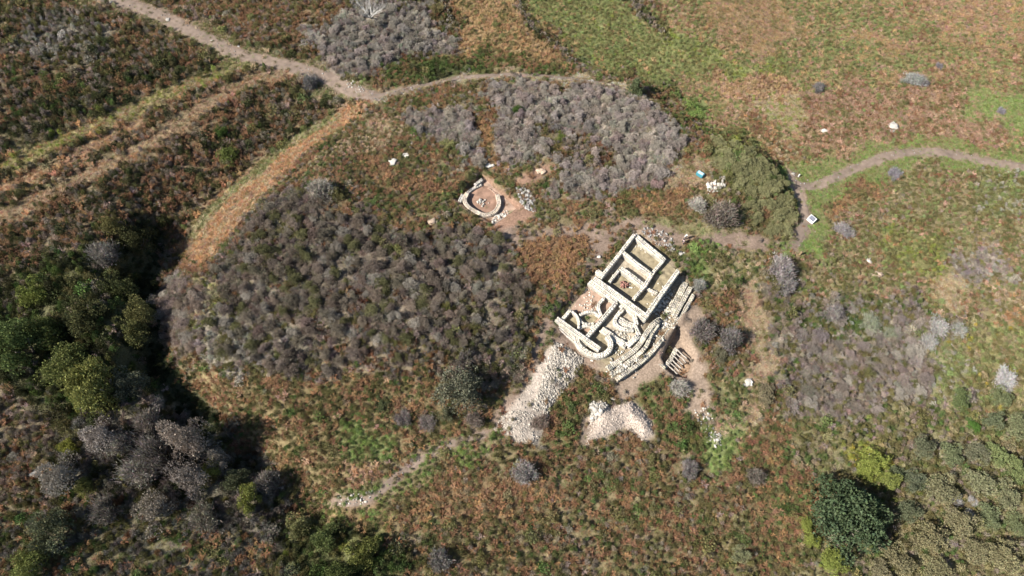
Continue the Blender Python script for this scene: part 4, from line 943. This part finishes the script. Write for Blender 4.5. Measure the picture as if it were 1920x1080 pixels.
def shrub(px, py, rpx, kind, col, name, label, cat, hs=.85, group=None, aspect=1.0, parts=True, rot=None, dxy=None):
    """a bush whose crown centre is seen at picture (px, py); rpx: crown radius in picture pixels"""
    if dxy: x, y = dxy
    else:
        x, y = gp(px, py)
    sc = rpx * 100 / 1321 / 100 * (math.hypot(math.hypot(x, y), CAMZ - 2))
    r = sc; hgt = r * hs * (1.3 if hs > .74 else 1.0)
    if not dxy: x, y = gp(px, py, hgt * .45)
    z = float(H(x, y)) - .05
    CLEAR.append((x, y, r * (.35 if name == 'scrub_tree' else .42)))
    rz = random.uniform(0, 6.28) if rot is None else rot
    o = thing(name, label, cat, (x, y, z), group, rz)
    c = link('crown', random.choice(CR[kind]), None, o); k_ = aspect * (1 if aspect != 1.0 or kind == 'dense' else random.uniform(.84, 1.2)); c.scale = (r * k_, r / k_, hgt * random.uniform(1.0, 1.3)); c.color = (*col, 1)
    if parts:
        t = link('stems' if kind != 'dense' else 'trunk', random.choice(STEMS), None, o); t.scale = (r, r, hgt)
    return o
P_ = PAL
shrub(600,352,30,'twig',P_['grey'],'grey_bush','round grey bush with a dark shadow on the mound below the orange bank','bush')
shrub(632,362,18,'olive',P_['olive'],'green_bush','small olive bush touching the round grey bush on the mound','bush')
shrub(862,728,58,'olive',(.125,.125,.085),'round_bush','largest round grey green bush at the top end of the long rubble heap','bush',.95)
shrub(1352,402,36,'twig',(.20,.165,.135),'brown_bush','round brown grey bush with a black shadow beside the path north of the ruin','bush',1.0)
shrub(1308,384,21,'twig',P_['pale'],'pale_bush','pale silvery bush leaning against the round brown bush by the white outcrop','bush',.8)
shrub(1466,500,30,'twig',(.29,.255,.24),'grey_bush','tall oval grey bush south of the path corner with shadow on its right','bush',1.0)
shrub(1474,535,24,'twig',(.27,.24,.225),'grey_bush','smaller grey bush joined to the oval bush below the path corner','bush',.9)
shrub(1318,618,31,'twig',(.175,.15,.135),'grey_bush','grey brown bush right beside the excavated pit and its bare earth','bush',.95)
shrub(1368,638,29,'twig',(.185,.165,.15),'grey_bush','grey bush between the pit bush and the dark gully shadow','bush',.95)
shrub(1350,665,18,'olive',(.15,.14,.09),'green_bush','small olive bush in front of the two grey bushes by the pit','bush')
shrub(1273,726,24,'twig',P_['pale'],'pale_bush','pale leafless bush at the lower tip of the excavated pit','bush',.8)
shrub(983,886,31,'twig',(.26,.235,.215),'grey_bush','lone grey leafless bush below the long rubble heap','bush',1.0)
shrub(1293,880,22,'twig',(.235,.205,.19),'grey_bush','lone small grey bush with round black shadow in the southern heath','bush',1.0)
shrub(824,1050,27,'twig',(.21,.19,.17),'grey_bush','grey bush with black shadow at the bottom edge of the heath','bush',1.0)
shrub(1392,1040,23,'olive',(.22,.22,.12),'pale_bush','pale yellowish bush with dark shadow below the evergreen tree clearing','bush',1.0)
shrub(1584,430,19,'twig',(.29,.26,.25),'grey_bush','small pale grey bush right of the information panel','bush',.8)
shrub(1565,588,24,'twig',(.26,.23,.21),'grey_bush','grey bush at the upper edge of the mauve thicket','bush',.8)
shrub(192,476,30,'twig',(.20,.18,.155),'grey_bush','grey bush beside the black ditch on the moor side','bush',1.0)
shrub(1310,536,17,'twig',(.31,.30,.26),'pale_bush','pale grey green bush at the right corner of the terrace walls','bush',.9)
shrub(1714,148,22,'twig',(.27,.27,.24),'pale_bush','widest flat pale bush standing in the upper right field','bush',.45,aspect=1.3,rot=0)
shrub(1733,155,10,'twig',(.17,.15,.15),'grey_bush','dark grey bush tucked beside the flat pale field bush','bush',.7)
shrub(1761,123,9,'twig',(.2,.18,.18),'grey_bush','tiny grey bush above the flat pale field bush','bush',.7)
shrub(1535,164,14,'twig',(.19,.175,.165),'grey_bush','dark grey bush alone in the field below the field bank','bush',.7)
shrub(1878,207,9,'twig',(.24,.22,.23),'grey_bush','small mauve grey bush on the bright green patch of the field','bush',.7)
shrub(1192,164,24,'olive',(.10,.12,.06),'green_bush','dark green bush outside the mound rim with a black shadow','bush',.8)
shrub(580,152,20,'twig',(.17,.16,.15),'grey_bush','grey bush close below the moor track','bush',.8)
shrub(1760,612,24,'twig',(.36,.34,.31),'white_bush','whitish bare bush in the middle of the right hand scrub','bush',.7)
shrub(1742,640,20,'twig',(.36,.34,.31),'white_bush','whitish bare bush touching the middle whitish bush from below','bush',.7)
shrub(1798,618,18,'twig',(.33,.32,.28),'white_bush','whitish bare bush on the right of the whitish pair','bush',.7)
shrub(1885,710,24,'twig',(.42,.40,.38),'white_bush','brightest white leafless bush alone near the right edge','bush',.7)
shrub(1632,605,24,'twig',(.25,.26,.18),'pale_bush','pale green grey bush in the mauve thicket','bush',.7)
shrub(1672,622,18,'twig',(.24,.25,.17),'pale_bush','smaller pale green grey bush right of its paler neighbour in the thicket','bush',.7)
shrub(1678,325,17,'twig',(.24,.22,.23),'grey_bush','grey bush below the field track with mauve scrub around it','bush',.7)
shrub(1416,892,22,'twig',(.19,.16,.13),'brown_bush','brown bush with a dark shadow left of the evergreen tree','bush',.9)
shrub(1438,742,26,'olive',(.17,.145,.09),'brown_bush','olive brown bush with a dark shadow beside the white slab','bush',.8)
shrub(755,782,24,'twig',(.19,.16,.145),'grey_bush','mauve grey bush in the row west of the round green bush','bush',.7)
shrub(800,790,24,'twig',(.20,.17,.15),'grey_bush','mauve grey bush just below the round green bush','bush',.7)
shrub(836,775,20,'olive',(.12,.12,.07),'green_bush','dark olive bush at the foot of the round green bush','bush',.8)
shrub(888,788,22,'twig',(.21,.17,.14),'brown_bush','brown bush between the round green bush and the rubble heap','bush',.8)
shrub(1012,792,21,'twig',(.23,.175,.14),'brown_bush','brown bush growing on the right flank of the long rubble heap','bush',.8)
shrub(715,760,20,'olive',(.085,.095,.045),'green_bush','dark green low bush on the south slope of the mound','bush',.7)
shrub(414,250,14,'leafy',(.07,.11,.03),'green_bush','bright green bush with a long black shadow on the moor bank','bush',1.2)
shrub(428,290,26,'leafy',(.11,.13,.04),'green_bush','yellowish green bush above the ditch on the moor bank','bush',.8)
shrub(970,205,13,'leafy',(.07,.11,.03),'green_bush','small bright green bush inside the grey thicket on the crest','bush',.8)
shrub(1052,255,11,'leafy',(.14,.17,.05),'green_bush','yellow green bush in the middle of the grey thicket','bush',.8)
shrub(1636,866,28,'leafy',P_['lime'],'yellow_bush','bright yellow green bush above the evergreen tree','bush',1.0)
shrub(1622,885,18,'leafy',P_['lime'],'yellow_bush','yellow bush between the evergreen crown and the brighter bush above it','bush',1.0)
shrub(1664,902,23,'leafy',(.19,.21,.06),'yellow_bush','yellow green bush at the upper right of the evergreen tree','bush',1.0)
shrub(1512,985,16,'leafy',P_['lime'],'yellow_bush','narrow yellow green bush on the left flank of the evergreen tree','bush',1.0,aspect=.8,rot=0)
shrub(1522,1012,18,'leafy',P_['lime'],'yellow_bush','yellow green bush at the lower left of the evergreen tree','bush',1.0)
shrub(1562,1052,28,'leafy',(.19,.215,.055),'yellow_bush','yellow green bush below the evergreen tree','bush',1.0)
shrub(1827,800,13,'leafy',(.08,.15,.035),'green_bush','small fresh green bush with shadow in the right hand scrub','bush',.9)
t = shrub(1590,966,80,'dense',(.060,.082,.042),'evergreen_tree','large dark green dome shaped evergreen tree among yellow bushes','tree',.85)
shrub(866,346,13,'olive',(.08,.085,.04),'green_bush','dark low bush on the bank left of the ring shaped hut','bush',.8)
shrub(884,331,13,'olive',(.08,.085,.04),'green_bush','dark low bush on the bank just above the ring shaped hut','bush',.8)
# dark scrub wood on the left
for i, (a, b, r, k, c, lb) in enumerate([
 (185,722,52,'leafy',(0.198,0.199,0.065),'broad bright green tree at the upper end of the dark scrub wood'),
 (245,715,44,'olive',(0.130,0.130,0.085),'grey green tree beside the ditch, right of the bright green tree'),
 (125,690,40,'leafy',(0.135,0.146,0.051),'green tree left of the broad bright green tree'),
 (262,590,34,'leafy',(0.135,0.126,0.051),'olive tree on the lip of the ditch, its shadow filling it'),
 (250,620,30,'olive',(0.130,0.130,0.052),'yellowish tree just below the ditch lip tree'),
 (225,545,30,'leafy',(0.079,0.086,0.036),'dark green tree above the ditch, left of its lip'),
 (160,590,42,'leafy',(0.087,0.086,0.038),'broad dark green tree in the middle of the dark wood'),
 (85,620,40,'leafy',(0.111,0.126,0.043),'green tree at the left side of the dark wood'),
 (40,650,44,'leafy',(0.095,0.120,0.043),'dark green tree at the left edge of the picture'),
 (60,545,26,'leafy',(0.135,0.152,0.043),'small green tree at the top of the dark wood'),
 (250,450,30,'leafy',(0.079,0.079,0.036),'dark tree at the head of the ditch'),
 (205,425,26,'leafy',(0.111,0.099,0.040),'brownish green tree above the head of the ditch'),
 (392,885,25,'leafy',(0.207,0.218,0.057),'bright yellow green tree in the southern grey wood'),
 (470,935,24,'leafy',(0.190,0.199,0.057),'yellow green tree near the south tip of the ditch'),
 (128,835,18,'leafy',(0.238,0.239,0.057),'small yellow green tree left of the grey bare trees'),
 (232,885,15,'leafy',(0.238,0.239,0.057),'small yellow green tree among the grey bare trees'),
 (160,915,18,'leafy',(0.174,0.173,0.057),'green tree near the pale rocks on the left'),
 (275,795,30,'twig',(0.236,0.204,0.171),'grey bare tree below the bright green tree'),
 (190,815,36,'puff',(0.251,0.217,0.189),'broad grey bare tree at the upper left of the grey wood'),
 (228,832,30,'twig',(0.341,0.302,0.252),'palest grey bare tree of the grey wood'),
 (350,825,40,'puff',(0.281,0.231,0.189),'large brown grey bare tree on the lip of the lower ditch'),
 (300,855,34,'twig',(0.193,0.169,0.146),'dark grey bare tree in the middle of the grey wood'),
 (410,860,30,'puff',(0.325,0.281,0.227),'silvery bare tree above the yellow green tree'),
 (265,880,32,'twig',(0.236,0.210,0.176),'grey bare tree left of the yellow green tree'),
 (350,900,34,'puff',(0.207,0.176,0.151),'dark bare tree below the large brown grey one'),
 (440,900,30,'olive',(0.111,0.117,0.065),'dark olive tree between the two yellow green trees'),
 (500,905,30,'twig',(0.251,0.217,0.183),'grey bare tree at the southern tip of the ditch'),
 (120,890,34,'puff',(0.222,0.197,0.164),'smooth grey bare tree right of the pale rocks'),
 (560,985,32,'olive',(0.182,0.176,0.078),'olive bush below the tip of the ditch'),
 (610,1010,36,'olive',(0.130,0.156,0.058),'dark olive bush in the lower left corner thicket'),
 (680,1040,36,'leafy',(0.135,0.139,0.043),'green bush in the bottom thicket beside the orange heath'),
 (640,1075,36,'leafy',(0.095,0.113,0.040),'dark green bush at the bottom edge thicket'),
 (200,955,34,'twig',(0.207,0.183,0.151),'grey bare tree south of the smooth grey one'),
 (290,960,36,'puff',(0.222,0.190,0.151),'grey brown bare tree in the south of the grey wood'),
 (380,970,34,'twig',(0.222,0.197,0.151),'grey bare tree under the yellow green tree'),
 (90,1000,36,'olive',(0.130,0.137,0.078),'grey green bush near the lower left corner'),
 (60,1060,30,'leafy',(0.159,0.173,0.057),'green bush in the lower left corner')]):
    tall = 1.1 if r < 28 else 1.35
    c = tuple(np.array(c) * random.uniform(.85, 1.15))
    shrub(a + random.uniform(-4, 4), b + random.uniform(-4, 4), r * random.uniform(.85, 1.2), k, c, 'scrub_tree', lb, 'tree', tall * (1.1 if a > 225 and b < 960 else .85) * random.uniform(.8, 1.1), aspect=random.uniform(.85, 1.2))
# rounded scrub, lower right
SCR = [(1800,985,38,(0.193,0.173,0.098)),(1740,1010,40,(0.202,0.178,0.098)),(1690,1050,36,(0.184,0.163,0.092)),(1880,1045,40,(0.198,0.178,0.098)),(1770,920,36,(0.184,0.173,0.098)),(1840,905,34,(0.184,0.182,0.103)),
       (1890,930,30,(0.175,0.173,0.098)),(1835,1040,34,(0.202,0.182,0.103)),(1850,965,28,(0.138,0.154,0.081)),(1700,960,30,(0.129,0.139,0.081)),(1720,900,30,(0.120,0.130,0.081)),(1680,890,28,(0.110,0.125,0.069)),(1760,1070,34,(0.184,0.168,0.092)),
       (1870,850,32,(0.166,0.192,0.081)),(1905,880,26,(0.166,0.192,0.081)),(1830,850,28,(0.156,0.154,0.098)),(1780,850,30,(0.138,0.154,0.081)),(1730,840,28,(0.129,0.134,0.081)),(1905,800,28,(0.166,0.173,0.092)),(1860,790,26,(0.129,0.144,0.081)),
       (1910,985,26,(0.147,0.163,0.081)),(1650,1070,28,(0.184,0.163,0.098)),(1800,745,26,(0.110,0.134,0.057)),(1880,745,24,(0.147,0.163,0.081))]
for a, b, r, c in SCR:
    shrub(a, b, r * .86, 'olive', c, 'rounded_shrub', 'rounded olive tan shrub in the close packed scrub at the lower right', 'shrub', .9, 'rounded shrubs packed together at the lower right', parts=False)
g = np.random.default_rng(31)
for a, b, r in [(1795,938,13),(1815,965,12),(1825,940,11)]:
    shrub(a, b, r, 'twig', (.38,.36,.34), 'white_bush', 'small whitish bare bush among the rounded olive shrubs', 'bush', .8, 'whitish bushes among the rounded shrubs', parts=False)
# hedge like bushes along the rim
for a, b in [(1345,262),(1372,272),(1400,285),(1425,302),(1446,325),(1458,350),(1468,378),(1474,404),(1470,428),(1445,432),(1390,300),(1365,295),(1415,330),(1432,356),(1440,385),(1405,355),(1420,408),(1358,285),(1380,315),(1398,330),(1350,305),(1455,405),(1425,380),(1408,385),(1440,350),(1385,345),(1410,315),(1428,325),(1452,345),(1462,390),(1455,425)]:
    shrub(a + random.uniform(-3, 3), b + random.uniform(-3, 3), random.uniform(18, 24), 'olive', tuple(np.array((.205,.196,.098)) * random.uniform(.8, 1.15)), 'rim_bush', 'olive green bush in the dense hedge on the right rim of the mound', 'bush', .55, 'bushes along the right rim', parts=False)
# grey shrubs of the thickets: the nearest ones singly, the rest as one mass
THICK = [([(740,215),(800,190),(860,195),(920,240),(912,315),(868,300),(815,265),(760,245)], 'crest', 1.8),
         ([(920,165),(1000,152),(1130,167),(1220,202),(1300,265),(1262,285),(1250,325),(1165,360),(1130,395),(1030,370),(1060,310),(990,300),(940,320),(940,240)], 'crest', 1.9),
         ([(420,500),(500,395),(560,355),(640,400),(800,440),(900,445),(955,495),(1000,570),(995,620),(900,640),(700,690),(520,700),(395,660),(400,560)], 'main', 1.9),
         ([(580,75),(690,5),(800,25),(860,80),(780,120),(660,140),(600,115)], 'top', 1.7),
         ([(292,570),(325,512),(365,548),(388,640),(340,660),(296,625)], 'bulge', 1.9),
         ([(1470,660),(1560,590),(1740,590),(1780,640),(1740,720),(1660,770),(1570,790),(1490,740)], 'right', 2.2)]
cand = []
for P, nm, st in THICK:
    Q = gpoly(P); q = np.array(Q)
    a, b = np.meshgrid(np.arange(q[:, 0].min(), q[:, 0].max(), st), np.arange(q[:, 1].min(), q[:, 1].max(), st))
    a = (a + (np.arange(a.shape[0]) % 2)[:, None] * st / 2).ravel(); b = b.ravel()
    a = a + g.uniform(-.42, .42, len(a)) * st; b = b + g.uniform(-.42, .42, len(b)) * st
    aw = a + (fbm(a, b, 4.5, 101) - .5) * 7; bw = b + (fbm(a, b, 4.5, 202) - .5) * 7
    k = inpoly(aw, bw, Q) & clear_mask(a, b) & (gsample(TW, a, b) > g.uniform(0.05, .75, len(a)))
    for x, y in zip(a[k], b[k]): cand.append((x, y, nm, st))
cand.sort(key=lambda c: math.hypot(c[0], c[1]) / c[3])
LBL = dict(crest='grey leafless shrub in the thicket along the north crest of the mound', main='brown grey shrub in the large thicket covering the west of the mound',
           top='grey shrub in the thicket beyond the moor track at the top', bulge='mauve grey shrub on the steep edge above the black ditch', right='mauve grey shrub in the flat thicket right of the ruin')
GRP = dict(crest='grey shrubs on the north crest', main='shrubs of the large mound thicket', top='grey shrubs beyond the moor track', bulge='shrubs above the ditch', right='shrubs of the mauve thicket')
TINT = dict(crest=(.300,.255,.222), main=(.190,.155,.122), top=(.30,.26,.225), bulge=(.255,.205,.165), right=(.215,.182,.155))
REST = []
for i, (x, y, nm, st) in enumerate(cand):
    c = np.array(TINT[nm]) * g.uniform(.78, 1.25) * (1 + g.normal(size=3) * .03)
    look = 0
    if g.uniform() < (.10 if nm == 'main' else .2): c = np.array((.33,.295,.245)) * g.uniform(.78, 1); look = 1
    elif nm == 'main' and g.uniform() < .24: c = np.array((.125,.12,.058)) * g.uniform(.8, 1.2); look = 2
    r = st * g.uniform(.52, .86); hs = g.uniform(.8, 1.7) * (.5 if nm == 'right' else .95 if nm != 'bulge' else .7)
    if i < 285:
        z = float(H(x, y)) - .05
        o = link('grey_shrub', random.choice(CR['puff' if g.uniform() < .85 else 'twig']), None); o.location = (x, y, z); o.rotation_euler = (0, 0, g.uniform(0, 6.28)); o.scale = (r, r * g.uniform(.85, 1.15), r * hs); o.color = (*c, 1)
        tag(o, (LBL[nm], 'pale silvery ' + LBL[nm].split(' ', 1 if nm == 'top' else 2)[-1], 'olive green ' + LBL[nm].split(' ', 2)[-1])[look], 'shrub', ('', 'palest ', 'olive ')[look] + GRP[nm]); CLEAR.append((x, y, r * .55))
    else: REST.append((x, y, float(H(x, y)) - .05, r, r * hs, *c))
RS = np.array(REST)
PUF = [leafy('puff_shape', 1020 + i, 2600, 14, .055, LEAF_I, flat=.85, hue=.04, up=.5, lrad=(.2, .42), lc_r=(.25, .7)) for i in range(4)]
TWI = [twiggy('twig_shape', 1060 + i, 1700, LEAF_I, lobes=14, wd=.016) for i in range(5)]
if len(RS):
    scatter('grey_thicket', 'far grey shrubs of the thickets on the crest and beyond, one grey mass', RS[:, :3], np.c_[np.zeros((len(RS), 2)), g.uniform(0, 6.28, len(RS))], RS[:, [3, 3, 4]], RS[:, 5:8], g.integers(0, 4, len(RS)), PUF)

# ------------------------------------------------------------------ ground cover
HEA = [leafy('heath_shape', 300 + i, 300, 7, .11, LEAF_I, hue=.09) for i in range(6)]
FRO = [frond('bracken_shape', 340 + i, 19, LEAF_I) for i in range(5)]
TUF = [tuft('grass_shape', 360 + i, 70, LEAF_I) for i in range(4)]
g = np.random.default_rng(99)
x, y = jgrid(.50, g)
jx, jy = x + g.normal(size=len(x)) * .5, y + g.normal(size=len(x)) * .5
den = gsample(DEN, x, y); ht = gsample(HT, jx, jy); tw = gsample(TW, jx, jy)
r = (.30 + .22 * ht) * g.uniform(.7, 1.35, len(x))
big = (g.uniform(0, 1, len(x)) < .045) & (ht > .3); r = r * np.where(big, g.uniform(1.7, 2.6, len(x)), 1.0)
keep = (g.uniform(0, 1, len(x)) < den * np.clip(.16 / (np.minimum(r, .6) ** 2), .3, 1.0)) & clear_mask(x, y)
gap = fbm(x, y, 1.7, 888); keep &= (gap > .22 + .10 * np.clip(ht, 0, 1)) | (ht < .3)
x, y, ht, tw, r, big = x[keep], y[keep], ht[keep], tw[keep], r[keep], big[keep]
z = H(x, y); col = pick_colour(x, y, g)
r = np.where(big & (col[:, 0] > col[:, 1] * 1.2), r * .5, r)
hh = ht * (.55 + .9 * fbm(x, y, 2.4, 777)) * g.uniform(.7, 1.4, len(x))
istw = g.uniform(0, 1, len(x)) < tw
hh[(tw > .65)] *= .6; hh[big] *= 1.5
low = (ht < .3) & ~istw & ((ht < .26) | (g.uniform(0, 1, len(x)) < .45))
br = ~istw & ~low & ((col[:, 0] > col[:, 1] * 1.35))
def put(nm, lb, m, protos, sx, sz):
    k = np.where(m)[0]
    tilt = g.normal(size=(len(k), 2)) * .14
    scatter(nm, lb, np.c_[x[k], y[k], z[k] - .04], np.c_[tilt, g.uniform(0, 6.28, len(k))], np.c_[r[k] * sx, r[k] * sx, sz(k)], col[k], g.integers(0, len(protos), len(k)), protos)
put('grey_scrub', 'low grey twiggy scrub between the shrubs', istw, TWI, 1.5, lambda k: hh[k] * 1.25 + .15)
put('bracken', 'rust coloured dying bracken over the mound and moor', br, FRO, 1.45, lambda k: hh[k] * 1.15 + .12)
put('heath', 'olive and green heath and gorse cover', ~istw & ~low & ~br, HEA, 1.3, lambda k: hh[k] * 1.3 + .15)
put('grass', 'low grass and turf on the fields and banks', low, TUF, 1.5, lambda k: hh[k] * 1.0 + .14)
# finer low turf so that bare earth does not show between tufts
x, y = jgrid(.40, g)
den = gsample(DEN, x, y); ht = gsample(HT, x, y); tw = gsample(TW, x, y)
keep = (g.uniform(0, 1, len(x)) < den * np.where(ht < .3, .95, .45)); x, y, ht = x[keep], y[keep], ht[keep]
z = H(x, y); col = pick_colour(x, y, g); r = g.uniform(.2, .42, len(x)); hh = g.uniform(.08, .24, len(x)) * (1 + (ht > .4) * .6)
put('turf', 'fine undergrowth and turf filling the gaps', np.ones(len(x), bool), TUF, 1.5, lambda k: hh[k])
